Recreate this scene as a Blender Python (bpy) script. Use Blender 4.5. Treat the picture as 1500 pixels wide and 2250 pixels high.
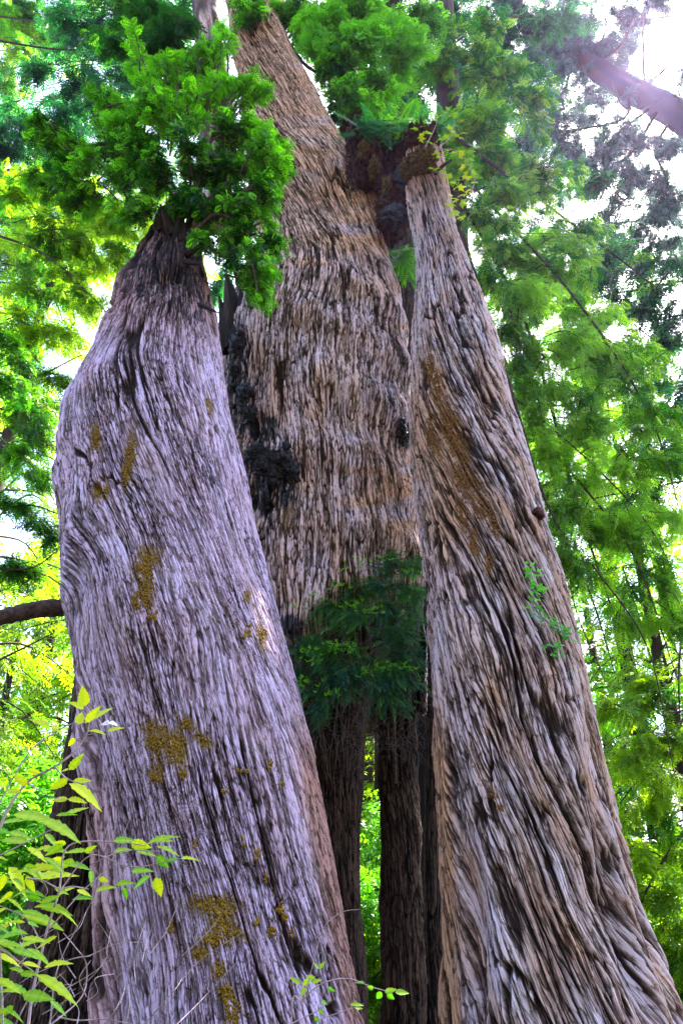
import bpy, math, random
import numpy as np
from mathutils import Vector

random.seed(7)
RNG = np.random.default_rng(11)
for o in list(bpy.data.objects):
    bpy.data.objects.remove(o)
scene = bpy.context.scene
COL = scene.collection

# ------------------------------------------------------------------ camera, sky, sun, exposure
PITCH = math.radians(30.0)
CAM = np.array([0.0, 0.0, 1.6])
FPX = 1756.0                      # focal length in pixels of the 1500 x 2250 photograph
cam_d = bpy.data.cameras.new("camera")
cam_d.sensor_fit = 'VERTICAL'
cam_d.sensor_height = 36.0
cam_d.lens = FPX / 2250 * 36.0
cam_d.clip_start = 0.05
cam_d.clip_end = 2000
cam = bpy.data.objects.new("camera", cam_d)
cam.location = CAM.tolist()
cam.rotation_euler = (math.radians(90) + PITCH, 0, 0)
COL.objects.link(cam)
scene.camera = cam

def ray(px, py):
    u = (px - 750) / FPX
    v = (1125 - py) / FPX
    return np.array([u, math.cos(PITCH) - v * math.sin(PITCH), math.sin(PITCH) + v * math.cos(PITCH)])
def W(px, py, Y):
    """world point seen at photograph pixel (px, py), Y metres in front of the camera"""
    r = ray(px, py)
    return CAM + r * (Y / r[1])
def mpp(py, Y):
    """metres per photograph pixel there"""
    r = ray(750, py)
    return (Y / r[1]) / FPX
def project(P):
    P = np.asarray(P) - CAM
    d = P[..., 1] * math.cos(PITCH) + P[..., 2] * math.sin(PITCH)
    v = -P[..., 1] * math.sin(PITCH) + P[..., 2] * math.cos(PITCH)
    return 750 + FPX * P[..., 0] / d, 1125 - FPX * v / d

SUN = ray(1470, 80)
SUN = SUN / np.linalg.norm(SUN)
SUN_EL = math.asin(SUN[2])
SUN_AZ = math.atan2(SUN[0], SUN[1])
world = bpy.data.worlds.new("World")
scene.world = world
world.use_nodes = True
wn = world.node_tree.nodes
wl = world.node_tree.links
wn.clear()
sky = wn.new('ShaderNodeTexSky')
sky.sky_type = 'NISHITA'
sky.sun_disc = False
sky.sun_elevation = SUN_EL
sky.sun_rotation = SUN_AZ
sky.air_density = 1.0
sky.dust_density = 2.2
sky.ozone_density = 2.5
bg = wn.new('ShaderNodeBackground')
bg.inputs['Strength'].default_value = 0.15
wo = wn.new('ShaderNodeOutputWorld')
wl.new(sky.outputs[0], bg.inputs[0])
wl.new(bg.outputs[0], wo.inputs[0])

sun_d = bpy.data.lights.new("sun", 'SUN')
sun_d.energy = 5.0
sun_d.angle = math.radians(0.5)
sun_d.color = (1.0, 0.93, 0.80)
sun_o = bpy.data.objects.new("sun", sun_d)
sun_o.rotation_euler = Vector(SUN.tolist()).to_track_quat('Z', 'Y').to_euler()
sun_o.location = (0, 0, 40)
COL.objects.link(sun_o)

scene.view_settings.view_transform = 'Standard'
scene.view_settings.look = 'None'
scene.view_settings.gamma = 1
scene.view_settings.exposure = 2.9
scene.cycles.max_bounces = 7
scene.cycles.diffuse_bounces = 4
scene.cycles.transmission_bounces = 4
scene.cycles.glossy_bounces = 2
scene.cycles.use_adaptive_sampling = False
scene.cycles.use_denoising = True
scene.cycles.sample_clamp_indirect = 4.0
scene.cycles.sample_clamp_direct = 30.0

# ------------------------------------------------------------------ noise in numpy
def _h(ix, iy, iz, seed):
    k = np.uint32((iz * 1274126177 + int(seed) * 974634777) & 0xFFFFFFFF)
    h = ix.astype(np.int32).view(np.uint32) * np.uint32(374761393) + iy.astype(np.int32).view(np.uint32) * np.uint32(668265263) + k
    h = (h ^ (h >> np.uint32(13))) * np.uint32(1103515245)
    h = (h ^ (h >> np.uint32(15))) * np.uint32(2246822519)
    h = h ^ (h >> np.uint32(16))
    return (h & np.uint32(0xFFFFFF)).astype(np.float32) / np.float32(0x1000000)
def vn(x, y, seed=0):
    """value noise, -1..1"""
    x, y = np.broadcast_arrays(np.asarray(x, float), np.asarray(y, float))
    ix = np.floor(x); iy = np.floor(y)
    fx = x - ix; fy = y - iy
    fx = fx * fx * fx * (fx * (fx * 6 - 15) + 10); fy = fy * fy * fy * (fy * (fy * 6 - 15) + 10)
    a = _h(ix, iy, 0, seed); b = _h(ix + 1, iy, 0, seed); c = _h(ix, iy + 1, 0, seed); d = _h(ix + 1, iy + 1, 0, seed)
    return 2 * ((a * (1 - fx) + b * fx) * (1 - fy) + (c * (1 - fx) + d * fx) * fy) - 1
def fbm(x, y, seed=0, oct=4):
    r = 0; a = 1; t = 0
    for i in range(oct):
        r = r + a * vn(x * 2 ** i, y * 2 ** i, seed + i * 17); t += a; a *= 0.5
    return r / t
def vor(x, y, seed=0):
    """F1, F2, random per cell, offset along y from the cell's centre"""
    x, y = np.broadcast_arrays(x, y)
    ix = np.floor(x); iy = np.floor(y)
    f1 = np.full(x.shape, 9.0); f2 = np.full(x.shape, 9.0); rid = np.zeros(x.shape); oy = np.zeros(x.shape)
    for i in (-1, 0, 1):
        for j in (-1, 0, 1):
            cx = ix + i; cy = iy + j
            px = cx + _h(cx, cy, 1, seed); py = cy + _h(cx, cy, 2, seed)
            dx = px - x; dy = py - y
            d = np.sqrt(dx * dx + dy * dy)
            m = d < f1
            f2 = np.where(m, f1, np.minimum(f2, d))
            rid = np.where(m, _h(cx, cy, 3, seed), rid)
            oy = np.where(m, -dy, oy)
            f1 = np.where(m, d, f1)
    return f1, f2, rid, oy
def sst(a, b, x):
    t = np.clip((x - a) / (b - a), 0, 1)
    return t * t * (3 - 2 * t)

# ------------------------------------------------------------------ object helpers
def mesh_obj(name, V, F, mat, parent=None, attrs=None, uv=None, smooth=False):
    V = np.asarray(V, dtype=np.float32).reshape(-1, 3)
    F = np.asarray(F, dtype=np.int32)
    me = bpy.data.meshes.new(name)
    k = F.shape[1]
    me.vertices.add(len(V)); me.vertices.foreach_set("co", V.ravel())
    me.loops.add(F.size); me.loops.foreach_set("vertex_index", F.ravel())
    me.polygons.add(len(F)); me.polygons.foreach_set("loop_start", np.arange(0, F.size, k, dtype=np.int32))
    try:
        me.polygons.foreach_set("loop_total", np.full(len(F), k, dtype=np.int32))
    except Exception:
        pass
    if smooth:
        me.polygons.foreach_set("use_smooth", np.ones(len(F), dtype=bool))
    if attrs:
        for n, a in attrs.items():
            at = me.attributes.new(n, 'FLOAT', 'POINT')
            at.data.foreach_set("value", np.asarray(a, dtype=np.float32).ravel())
    if uv is not None:
        ul = me.uv_layers.new(name="fibre")
        ul.data.foreach_set("uv", np.asarray(uv, dtype=np.float32)[F.ravel()].ravel())
    me.update(calc_edges=True)
    me.materials.append(mat)
    o = bpy.data.objects.new(name, me)
    COL.objects.link(o)
    if parent:
        o.parent = parent
        o.matrix_parent_inverse = parent.matrix_world.inverted()
    return o

def thing(name, label, cat, loc=(0, 0, 0), group=None, kind=None):
    o = bpy.data.objects.new(name, None)
    o.empty_display_size = 0.3
    o.location = [float(c) for c in loc]
    COL.objects.link(o)
    o['label'] = label; o['category'] = cat
    if group: o['group'] = group
    if kind: o['kind'] = kind
    bpy.context.view_layer.update()
    return o

def tubes(lines, sides=5):
    """lines: list of (points (n,3), radii (n)); returns V, F of all tubes"""
    Vs = []; Fs = []; off = 0
    ang = np.arange(sides) / sides * 2 * math.pi
    for P, R in lines:
        P = np.asarray(P, float); R = np.asarray(R, float)
        n = len(P)
        T = np.gradient(P, axis=0); T /= np.linalg.norm(T, axis=1)[:, None] + 1e-9
        ref = np.array([0.31, 0.17, 0.93]) if abs(T[0][2]) < 0.8 else np.array([0.9, 0.1, 0.3])
        A = np.cross(T, ref); A /= np.linalg.norm(A, axis=1)[:, None] + 1e-9
        B = np.cross(T, A)
        ring = P[:, None, :] + R[:, None, None] * (np.cos(ang)[None, :, None] * A[:, None, :] + np.sin(ang)[None, :, None] * B[:, None, :])
        Vs.append(ring.reshape(-1, 3))
        i = np.arange(n - 1)[:, None] * sides; j = np.arange(sides)[None, :]; k = (j + 1) % sides
        q = np.stack([i + j, i + k, i + sides + k, i + sides + j], -1).reshape(-1, 4) + off
        Fs.append(q); off += n * sides
    return np.concatenate(Vs), np.concatenate(Fs)

def curve(pts, n=12):
    """Catmull-Rom through points"""
    P = np.asarray(pts, float)
    if len(P) == 2:
        return P[0] + (P[1] - P[0]) * np.linspace(0, 1, n)[:, None]
    Q = np.vstack([2 * P[0] - P[1], P, 2 * P[-1] - P[-2]])
    out = []
    segs = len(P) - 1
    for t in np.linspace(0, segs - 1e-6, n):
        i = int(t); f = t - i
        p0, p1, p2, p3 = Q[i:i + 4]
        out.append(0.5 * ((2 * p1) + (-p0 + p2) * f + (2 * p0 - 5 * p1 + 4 * p2 - p3) * f * f + (-p0 + 3 * p1 - 3 * p2 + p3) * f ** 3))
    return np.array(out)

# ------------------------------------------------------------------ materials
def newmat(name):
    m = bpy.data.materials.new(name); m.use_nodes = True
    m.node_tree.nodes.clear()
    return m, m.node_tree.nodes, m.node_tree.links
def attr(n, name):
    a = n.new('ShaderNodeAttribute'); a.attribute_name = name; return a.outputs['Fac']
def mixc(n, l, f, a, b, mode='MIX'):
    m = n.new('ShaderNodeMix'); m.data_type = 'RGBA'; m.blend_type = mode
    for sock, val in ((m.inputs[0], f), (m.inputs[6], a), (m.inputs[7], b)):
        if hasattr(val, 'is_linked') or hasattr(val, 'links'): l.new(val, sock)
        elif isinstance(val, (int, float)): sock.default_value = val
        else: sock.default_value = (*val, 1)
    return m.outputs[2]
def ramp(n, l, src, stops):
    r = n.new('ShaderNodeValToRGB')
    while len(r.color_ramp.elements) < len(stops): r.color_ramp.elements.new(0.5)
    for e, (p, c) in zip(r.color_ramp.elements, stops):
        e.position = p
        e.color = (c, c, c, 1) if isinstance(c, (int, float)) else (*c, 1)
    l.new(src, r.inputs[0]); return r.outputs[0]

def bark_mat(name, deep, mid, ridge, warm, moss=(0.30, 0.17, 0.025), fscale=1.0, lichen=(0.42, 0.46, 0.36), lich_amt=0.5, bump=1.0, streak=1.0, warmz=0.35):
    m, n, l = newmat(name)
    out = n.new('ShaderNodeOutputMaterial'); bs = n.new('ShaderNodeBsdfPrincipled')
    bs.inputs['Roughness'].default_value = 0.85
    bs.inputs['Specular IOR Level'].default_value = 0.25
    l.new(bs.outputs[0], out.inputs[0])
    uv = n.new('ShaderNodeUVMap'); uv.uv_map = "fibre"
    def fn(sx, sy, detail=3, rough=0.6, kind='noise'):
        mp = n.new('ShaderNodeMapping'); mp.inputs['Scale'].default_value = (sx * fscale, sy * fscale, 1)
        l.new(uv.outputs[0], mp.inputs[0])
        t = n.new('ShaderNodeTexNoise'); t.inputs['Scale'].default_value = 1; t.inputs['Detail'].default_value = detail
        t.inputs['Roughness'].default_value = rough
        l.new(mp.outputs[0], t.inputs['Vector']); return t.outputs[0]
    h = attr(n, 'h')
    def madd(a, k, b):
        q = n.new('ShaderNodeMath'); q.operation = 'MULTIPLY_ADD'; l.new(a, q.inputs[0]); q.inputs[1].default_value = k
        if isinstance(b, float): q.inputs[2].default_value = b
        else: l.new(b, q.inputs[2])
        return q.outputs[0]
    fine = fn(110, 10, 4, 0.75)
    fac = madd(fine, 1.0 * streak, madd(fn(42, 2.6, 3, 0.65), 1.0 * streak, madd(fn(1.6, 0.8, 3, 0.6), 0.6, madd(h, 1.25, -1.0 * streak - 0.53))))
    r = n.new('ShaderNodeValToRGB')
    els = r.color_ramp.elements
    while len(els) < 4: els.new(0.5)
    for e, (p, c) in zip(els, [(0.08, deep), (0.30, tuple(0.5 * a + 0.5 * b for a, b in zip(deep, mid))), (0.48, mid), (0.86, ridge)]):
        e.position = p; e.color = (*c, 1)
    l.new(fac, r.inputs[0])
    col = r.outputs[0]
    # warm brown zones
    wn_ = ramp(n, l, fn(3.0, 0.9, 3), [(0.35, 0.0), (0.7, 1.0)])
    wm = n.new('ShaderNodeMath'); wm.operation = 'MAXIMUM'
    l.new(attr(n, 'warm'), wm.inputs[0])
    sc = n.new('ShaderNodeMath'); sc.operation = 'MULTIPLY'; l.new(wn_, sc.inputs[0]); sc.inputs[1].default_value = warmz
    l.new(sc.outputs[0], wm.inputs[1])
    col = mixc(n, l, wm.outputs[0], col, mixc(n, l, 1.0, col, warm, 'MULTIPLY'))
    # pale lichen flecks on raised bark
    lf = ramp(n, l, fn(38, 22, 4, 0.7), [(0.54, 0.0), (0.62, 1.0)])
    lz = ramp(n, l, fn(2.2, 1.3, 2), [(0.42, 0.0), (0.62, lich_amt)])
    lm = n.new('ShaderNodeMath'); lm.operation = 'MULTIPLY'; l.new(lf, lm.inputs[0]); l.new(lz, lm.inputs[1])
    lm2 = n.new('ShaderNodeMath'); lm2.operation = 'MULTIPLY'; l.new(lm.outputs[0], lm2.inputs[0])
    l.new(ramp(n, l, h, [(0.3, 0.0), (0.6, 1.0)]), lm2.inputs[1])
    col = mixc(n, l, lm2.outputs[0], col, lichen)
    col = mixc(n, l, attr(n, 'moss'), col, mixc(n, l, ramp(n, l, fn(60, 50, 3), [(0.35, 0.0), (0.7, 1.0)]), tuple(c * 0.35 for c in moss), moss))
    col = mixc(n, l, attr(n, 'char_shade'), col, mixc(n, l, ramp(n, l, fac, [(0.3, 0.0), (1.0, 1.0)]), (0.003, 0.003, 0.004), (0.075, 0.065, 0.08)))
    l.new(col, bs.inputs['Base Color'])
    bp = n.new('ShaderNodeBump'); bp.inputs['Strength'].default_value = 0.9; bp.inputs['Distance'].default_value = 0.012 * bump
    l.new(fn(95, 11, 4, 0.7), bp.inputs['Height'])
    l.new(bp.outputs[0], bs.inputs['Normal'])
    return m

def leaf_mat(name, dark, light, transl=0.5, tcol=None, rough=0.45):
    m, n, l = newmat(name)
    out = n.new('ShaderNodeOutputMaterial')
    t = attr(n, 'tint')
    col = mixc(n, l, t, dark, light)
    bs = n.new('ShaderNodeBsdfPrincipled'); bs.inputs['Roughness'].default_value = rough
    bs.inputs['Specular IOR Level'].default_value = 0.35
    l.new(col, bs.inputs['Base Color'])
    tr = n.new('ShaderNodeBsdfTranslucent')
    tb = mixc(n, l, 1.0, col, tcol or (1.6, 1.7, 0.5), 'MULTIPLY')
    l.new(tb, tr.inputs[0])
    mx = n.new('ShaderNodeMixShader'); mx.inputs[0].default_value = transl
    l.new(bs.outputs[0], mx.inputs[1]); l.new(tr.outputs[0], mx.inputs[2]); l.new(mx.outputs[0], out.inputs[0])
    return m

def plain_mat(name, c1, c2, scale=12, rough=0.85, bump=0.01, stretch=(1, 1, 1)):
    m, n, l = newmat(name)
    out = n.new('ShaderNodeOutputMaterial'); bs = n.new('ShaderNodeBsdfPrincipled'); bs.inputs['Roughness'].default_value = rough
    bs.inputs['Specular IOR Level'].default_value = 0.2
    tc = n.new('ShaderNodeTexCoord'); mp = n.new('ShaderNodeMapping'); mp.inputs['Scale'].default_value = stretch
    l.new(tc.outputs['Object'], mp.inputs[0])
    t = n.new('ShaderNodeTexNoise'); t.inputs['Scale'].default_value = scale; t.inputs['Detail'].default_value = 6
    l.new(mp.outputs[0], t.inputs['Vector'])
    l.new(mixc(n, l, ramp(n, l, t.outputs[0], [(0.35, 0.0), (0.65, 1.0)]), c1, c2), bs.inputs['Base Color'])
    bp = n.new('ShaderNodeBump'); bp.inputs['Distance'].default_value = bump; l.new(t.outputs[0], bp.inputs['Height']); l.new(bp.outputs[0], bs.inputs['Normal'])
    l.new(bs.outputs[0], out.inputs[0]); return m

M_left = bark_mat('bark_lavender', (0.024, 0.013, 0.010), (0.20, 0.135, 0.175), (0.68, 0.53, 0.77), (0.80, 0.55, 0.33), warmz=0.5)
M_mid = bark_mat('bark_shaggy', (0.028, 0.014, 0.008), (0.21, 0.15, 0.14), (0.76, 0.59, 0.69), (1.10, 0.80, 0.44), lich_amt=0.25, warmz=0.8)
M_right = bark_mat('bark_ropy', (0.022, 0.012, 0.009), (0.19, 0.135, 0.135), (0.68, 0.56, 0.64), (0.90, 0.60, 0.30), moss=(0.30, 0.14, 0.03), lich_amt=0.6, warmz=0.95)
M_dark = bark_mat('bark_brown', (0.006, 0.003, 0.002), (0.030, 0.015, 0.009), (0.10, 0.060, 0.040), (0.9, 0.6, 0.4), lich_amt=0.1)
M_burl = plain_mat('burl_wood', (0.006, 0.003, 0.002), (0.085, 0.032, 0.018), 12, bump=0.08)
M_burlm = plain_mat('burl_moss', (0.03, 0.018, 0.006), (0.20, 0.13, 0.035), 26, bump=0.08)
M_char_shade = plain_mat('charcoal_shade', (0.004, 0.004, 0.005), (0.045, 0.042, 0.05), 14, rough=0.5, bump=0.04)
M_moss = plain_mat('gold_moss', (0.08, 0.04, 0.006), (0.42, 0.24, 0.02), 90, bump=0.02)
M_twig = plain_mat('twig_bark', (0.03, 0.018, 0.015), (0.10, 0.065, 0.05), 20)
M_twigp = plain_mat('pale_twig', (0.20, 0.13, 0.13), (0.45, 0.34, 0.36), 30)
M_dead = plain_mat('dead_twig', (0.05, 0.032, 0.028), (0.14, 0.10, 0.09), 30)
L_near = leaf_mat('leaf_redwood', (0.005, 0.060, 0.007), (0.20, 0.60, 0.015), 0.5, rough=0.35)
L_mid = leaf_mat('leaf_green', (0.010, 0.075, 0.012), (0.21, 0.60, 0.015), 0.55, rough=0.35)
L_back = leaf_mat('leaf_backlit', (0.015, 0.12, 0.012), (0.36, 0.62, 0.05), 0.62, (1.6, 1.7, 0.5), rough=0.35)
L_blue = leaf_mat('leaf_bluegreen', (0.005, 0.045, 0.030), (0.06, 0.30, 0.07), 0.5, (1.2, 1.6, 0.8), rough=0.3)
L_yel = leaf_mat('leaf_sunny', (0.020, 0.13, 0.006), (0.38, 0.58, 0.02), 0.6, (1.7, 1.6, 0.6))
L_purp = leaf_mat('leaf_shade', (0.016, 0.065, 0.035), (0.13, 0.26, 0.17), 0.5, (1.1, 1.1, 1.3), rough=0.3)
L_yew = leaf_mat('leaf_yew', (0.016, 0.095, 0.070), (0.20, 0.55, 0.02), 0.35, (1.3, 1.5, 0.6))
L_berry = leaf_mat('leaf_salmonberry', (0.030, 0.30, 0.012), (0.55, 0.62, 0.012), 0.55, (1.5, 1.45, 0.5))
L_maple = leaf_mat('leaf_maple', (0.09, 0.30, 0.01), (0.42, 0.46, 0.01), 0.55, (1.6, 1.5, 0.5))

# ------------------------------------------------------------------ trunks
def bark_field(s, t, style, seed):
    """height in metres, colour height 0..1, warped fibre coordinate"""
    s2 = s + 0.12 * vn(s * 0.9 + 7, t * 0.40, seed) + 0.028 * vn(s * 3.2, t * 1.1, seed + 1) + 0.010 * vn(s * 12, t * 4.5, seed + 2)
    def lines(w, ln, sd, width, wob=0.3):
        """long thin continuous grooves between fibres"""
        f = np.abs(vn(s2 / w + 3.1, t / ln, seed + sd) + wob * vn(s2 / (w * 0.42), t / (ln * 0.33), seed + sd + 1))
        return 1 - sst(0.0, width, f)
    if style == 'smooth':       # fine fibrous bark with long dark cracks
        gate = sst(-0.35, 0.2, vn(s2 / 0.45, t / 1.3, seed + 5))
        furrow = lines(0.17, 2.6, 3, 0.085, 0.22) * gate
        crack = lines(0.070, 1.1, 30, 0.11, 0.35) * sst(-0.2, 0.4, vn(s2 / 0.3, t / 0.8, seed + 16))
        fib = lines(0.028, 0.65, 33, 0.26, 0.45)
        zone = sst(-0.3, 0.4, fbm(s2 / 0.35 + 3, t / 0.9, seed + 20, 3))
        f1, f2, r, oy = vor(s2 / 0.026, t / 0.30, seed + 6)
        e = sst(0.0, 0.2, f2 - f1)
        g1, g2, r2, oy2 = vor(s2 / 0.017 + 3, t / 0.13, seed + 7)
        e2 = sst(0.0, 0.3, g2 - g1)
        big = fbm(s2 / 0.4, t / 1.2, seed + 8, 3)
        H = -0.06 * furrow - 0.03 * crack - 0.010 * fib + 0.010 * r * e + 0.008 * zone * (r2 * e2 - 0.4 * oy2) + 0.03 * big
        c = 0.78 + 0.30 * (r - 0.5) - 0.14 * (1 - e) + 0.25 * zone * (r2 - 0.5) - (0.05 + 0.2 * zone) * (1 - e2) - 0.7 * furrow - 0.5 * crack - (0.16 + 0.20 * zone) * fib
    elif style == 'shaggy':
        furrow = lines(0.19, 1.5, 3, 0.12) * sst(-0.3, 0.3, vn(s2 / 0.5, t / 0.9, seed + 5))
        crack = lines(0.066, 0.7, 30, 0.16, 0.45)
        fib = lines(0.036, 0.5, 33, 0.30, 0.4)
        f1, f2, r, oy = vor(s2 / 0.036, t / 0.60, seed + 6)
        e = sst(0.0, 0.2, f2 - f1)
        g1, g2, r2, oy2 = vor(s2 / 0.020 + 3, t / 0.26, seed + 7)
        e2 = sst(0.0, 0.25, g2 - g1)
        big = fbm(s2 / 0.5, t / 0.8, seed + 8, 3)
        H = -0.055 * furrow - 0.028 * crack - 0.012 * fib + 0.018 * (r * e - 0.35 * oy) + 0.010 * (r2 * e2 - 0.5 * oy2) + 0.06 * big
        c = 0.80 + 0.34 * (r - 0.5) + 0.28 * (r2 - 0.5) - 0.18 * (1 - e) - 0.16 * (1 - e2) - 0.6 * furrow - 0.42 * crack - 0.30 * fib
    else:                        # ropy: long braided ridges with dark grooves
        furrow = lines(0.25, 2.2, 13, 0.10, 0.25)
        crack = lines(0.066, 1.15, 3, 0.19, 0.35)
        fib = lines(0.030, 0.8, 33, 0.28, 0.4)
        f1, f2, r, oy = vor(s2 / 0.030, t / 0.60, seed + 6)
        e = sst(0.0, 0.2, f2 - f1)
        g1, g2, r2, oy2 = vor(s2 / 0.021 + 3, t / 0.30, seed + 7)
        e2 = sst(0.0, 0.3, g2 - g1)
        big = fbm(s2 / 0.45, t / 1.3, seed + 8, 3)
        H = -0.060 * furrow - 0.034 * crack - 0.010 * fib + 0.020 * (r * e - 0.3 * oy) + 0.008 * (r2 * e2) + 0.04 * big
        c = 0.84 + 0.40 * (r - 0.5) + 0.26 * (r2 - 0.5) - 0.16 * (1 - e) - 0.14 * (1 - e2) - 0.5 * furrow - 0.5 * crack - 0.30 * fib
    # short torn flakes with lifted lower ends
    k1, k2, kr, ko = vor(s2 / 0.027 + 11, t / 0.15, seed + 50)
    ke = sst(0.0, 0.28, k2 - k1)
    zz = sst(-0.25, 0.35, fbm(s2 / 0.25 + 8, t / 0.5, seed + 52, 3))
    amt = {'smooth': 0.8, 'shaggy': 1.1, 'ropy': 0.9}[style]
    H = H + 0.011 * amt * (0.35 + 0.65 * zz) * (kr * ke - 0.9 * ko)
    c = c + amt * (0.12 + 0.18 * zz) * (kr - 0.45) - amt * 0.14 * (1 - ke) - 0.10 * amt * zz * ko
    return H, np.clip(c, 0, 1), s2

def trunk_grid(rows, Ys, ncol, nrow, style, seed, shear=0.0, flute=0.04, rd=1.0, front=0.8, ybot_world=-0.3, squash=1.0, extra=None, shearf=None):
    """rows: (py, xl, xr) from bottom to top in photograph pixels; Ys: (py, Y). Returns dict of grids."""
    args = (Ys, style, seed, shear, flute, rd, front, ybot_world, squash, extra, shearf)
    rows0 = sorted(rows, key=lambda r: -r[0]); rows = rows0
    for it in range(2):
        g = _trunk_grid(rows, Ys, 300, 300, style, seed, shear, flute, rd, front, ybot_world, squash, extra, shearf)
        new = []; dl = []
        for (r0, r1) in zip(rows0, rows):
            m = np.abs(g['py'] - r0[0]) < 14
            if not m.any() or r0[0] < 0 or r0[0] > 2240: dl.append((0, 0)); continue
            mn, mx = np.percentile(g['px'][m], 1.0), np.percentile(g['px'][m], 99.0)
            dl.append((np.clip(r0[1] - mn, -25, 25), np.clip(r0[2] - mx, -25, 25)))
        dl = np.array(dl, float); dp = np.vstack([dl[:1], dl, dl[-1:]]); dl = 0.5 * dp[1:-1] + 0.25 * dp[:-2] + 0.25 * dp[2:]
        rows = [(r[0], r[1] + d[0], r[2] + d[1]) for r, d in zip(rows, dl)]
    return _trunk_grid(rows, Ys, ncol, nrow, style, seed, shear, flute, rd, front, ybot_world, squash, extra, shearf)

def _trunk_grid(rows, Ys, ncol, nrow, style, seed, shear=0.0, flute=0.04, rd=1.0, front=0.8, ybot_world=-0.3, squash=1.0, extra=None, shearf=None):
    rows = sorted(rows, key=lambda r: -r[0])
    py = np.array([r[0] for r in rows], float); xl = np.array([r[1] for r in rows], float); xr = np.array([r[2] for r in rows], float)
    yy = np.linspace(py[0], py[-1], nrow)
    XL = np.interp(-yy, -py, xl); XR = np.interp(-yy, -py, xr)
    k = max(3, nrow // (60 if style != 'shaggy' else 26)); ker = np.hanning(k * 2 + 1); ker /= ker.sum()
    def sm(a):
        return np.convolve(np.pad(a, k, mode='edge'), ker, mode='valid')
    XL, XR = sm(XL), sm(XR)
    Yp = np.array(sorted(Ys, key=lambda r: -r[0]), float)
    YC = np.interp(-yy, -Yp[:, 0], Yp[:, 1])
    C = np.array([W(0.5 * (a + b), y, Y) for a, b, y, Y in zip(XL, XR, yy, YC)])
    R = 0.5 * (XR - XL) * np.array([mpp(y, Y) for y, Y in zip(yy, YC)])
    # continue down to the ground, flaring slightly
    if C[0, 2] > ybot_world and ybot_world > -5:
        nb = 40
        dz = np.linspace(0, C[0, 2] - ybot_world, nb + 1)[1:][::-1]
        sl = (C[0, :2] - C[30, :2]) / (C[0, 2] - C[30, 2] - 1e-6)
        Cb = np.array([[C[0, 0] - sl[0] * d * 0.6, C[0, 1] - sl[1] * d * 0.6, C[0, 2] - d] for d in dz])
        Rb = R[0] * (1 + 0.10 * dz + 0.08 * dz ** 2)
        C = np.vstack([Cb, C]); R = np.concatenate([Rb, R])
    n = len(C)
    # denser columns towards the camera
    w = np.linspace(-1, 1, ncol, endpoint=False)
    a0 = math.radians(105)
    phi = np.where(np.abs(w) < front, w / front * a0, np.sign(w) * (a0 + (np.abs(w) - front) / (1 - front) * (math.pi - a0)))
    PH, _ = np.meshgrid(phi, np.arange(n))
    Z = C[:, 2][:, None] + 0 * PH
    Rm = float(np.percentile(R, 60))
    s = PH * Rm
    t = Z * 1.0
    sh = shear * (t - t.mean())
    if shearf is not None: sh = shearf(s, t)
    H, c, s2 = bark_field(s + sh, t, style, seed)
    fl = flute * (0.7 * vn(np.cos(PH) * 2.2 + 9, np.sin(PH) * 2.2 + Z * 0.22, seed + 40) + 0.5 * vn(PH * 2.6 + sh * 1.5, Z * 0.35, seed + 41))
    tz = sst(0.02, 0.25, R)[:, None]
    RR = R[:, None] * (1 + fl) + H * rd * tz
    if extra is not None: RR = RR + extra(PH, Z, R[:, None], C)
    X = C[:, 0][:, None] + RR * np.sin(PH)
    Y = C[:, 1][:, None] - RR * np.cos(PH) * squash
    P = np.stack([X, Y, Z], -1)
    px, py_ = project(P)
    return dict(P=P, c=c, s2=s2 , t=t, PH=PH, px=px, py=py_, n=n, m=ncol, H=H, moss=np.zeros_like(c), char_shade=np.zeros_like(c), warm=np.zeros_like(c), keep=None)

def blob(g, cx, cy, rx, ry, ang=0, soft=0.35, seed=1, ns=25):
    """irregular patch around a photograph pixel on the camera side of a trunk"""
    dx = g['px'] - cx; dy = g['py'] - cy
    a = math.radians(ang); u = (dx * math.cos(a) + dy * math.sin(a)) / rx; v = (-dx * math.sin(a) + dy * math.cos(a)) / ry
    r = np.sqrt(u * u + v * v) + 0.55 * fbm(g['px'] / ns, g['py'] / ns, seed, 4)
    front = (np.abs(g['PH']) < 1.75)
    return (1 - sst(1 - soft, 1 + soft, r)) * front

def trunk_obj(g, name, mat, parent, cap=True):
    g['moss'] = g['moss'] * sst(-0.95, -0.2, vn(g['s2'] / 0.022, g['t'] / 0.10, 71) + 0.5 * vn(g['s2'] / 0.07, g['t'] / 0.3, 72))
    n, m = g['n'], g['m']
    i = np.arange(n - 1)[:, None] * m; j = np.arange(m)[None, :]; k = (j + 1) % m
    F = np.stack([i + j, i + k, i + m + k, i + m + j], -1)
    if g['keep'] is not None:
        kp = g['keep']
        F = F[kp[:-1] & kp[1:]]
    F = F.reshape(-1, 4)
    V = g['P'].reshape(-1, 3)
    attrs = dict(h=g['c'].ravel(), moss=g['moss'].ravel(), char_shade=g['char_shade'].ravel(), warm=g['warm'].ravel())
    uv = np.stack([g['s2'].ravel(), g['t'].ravel()], -1)
    return mesh_obj(name, V, F, mat, parent, attrs, uv, smooth=True)

def surf(g, px, py):
    """nearest camera-side surface point and outward direction"""
    m = np.abs(g['PH']) < 1.6
    d = (g['px'] - px) ** 2 + (g['py'] - py) ** 2 + np.where(m, 0, 1e9)
    i = np.unravel_index(np.argmin(d), d.shape)
    ph = g['PH'][i]
    return g['P'][i], np.array([math.sin(ph), -math.cos(ph), 0.0])

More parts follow.
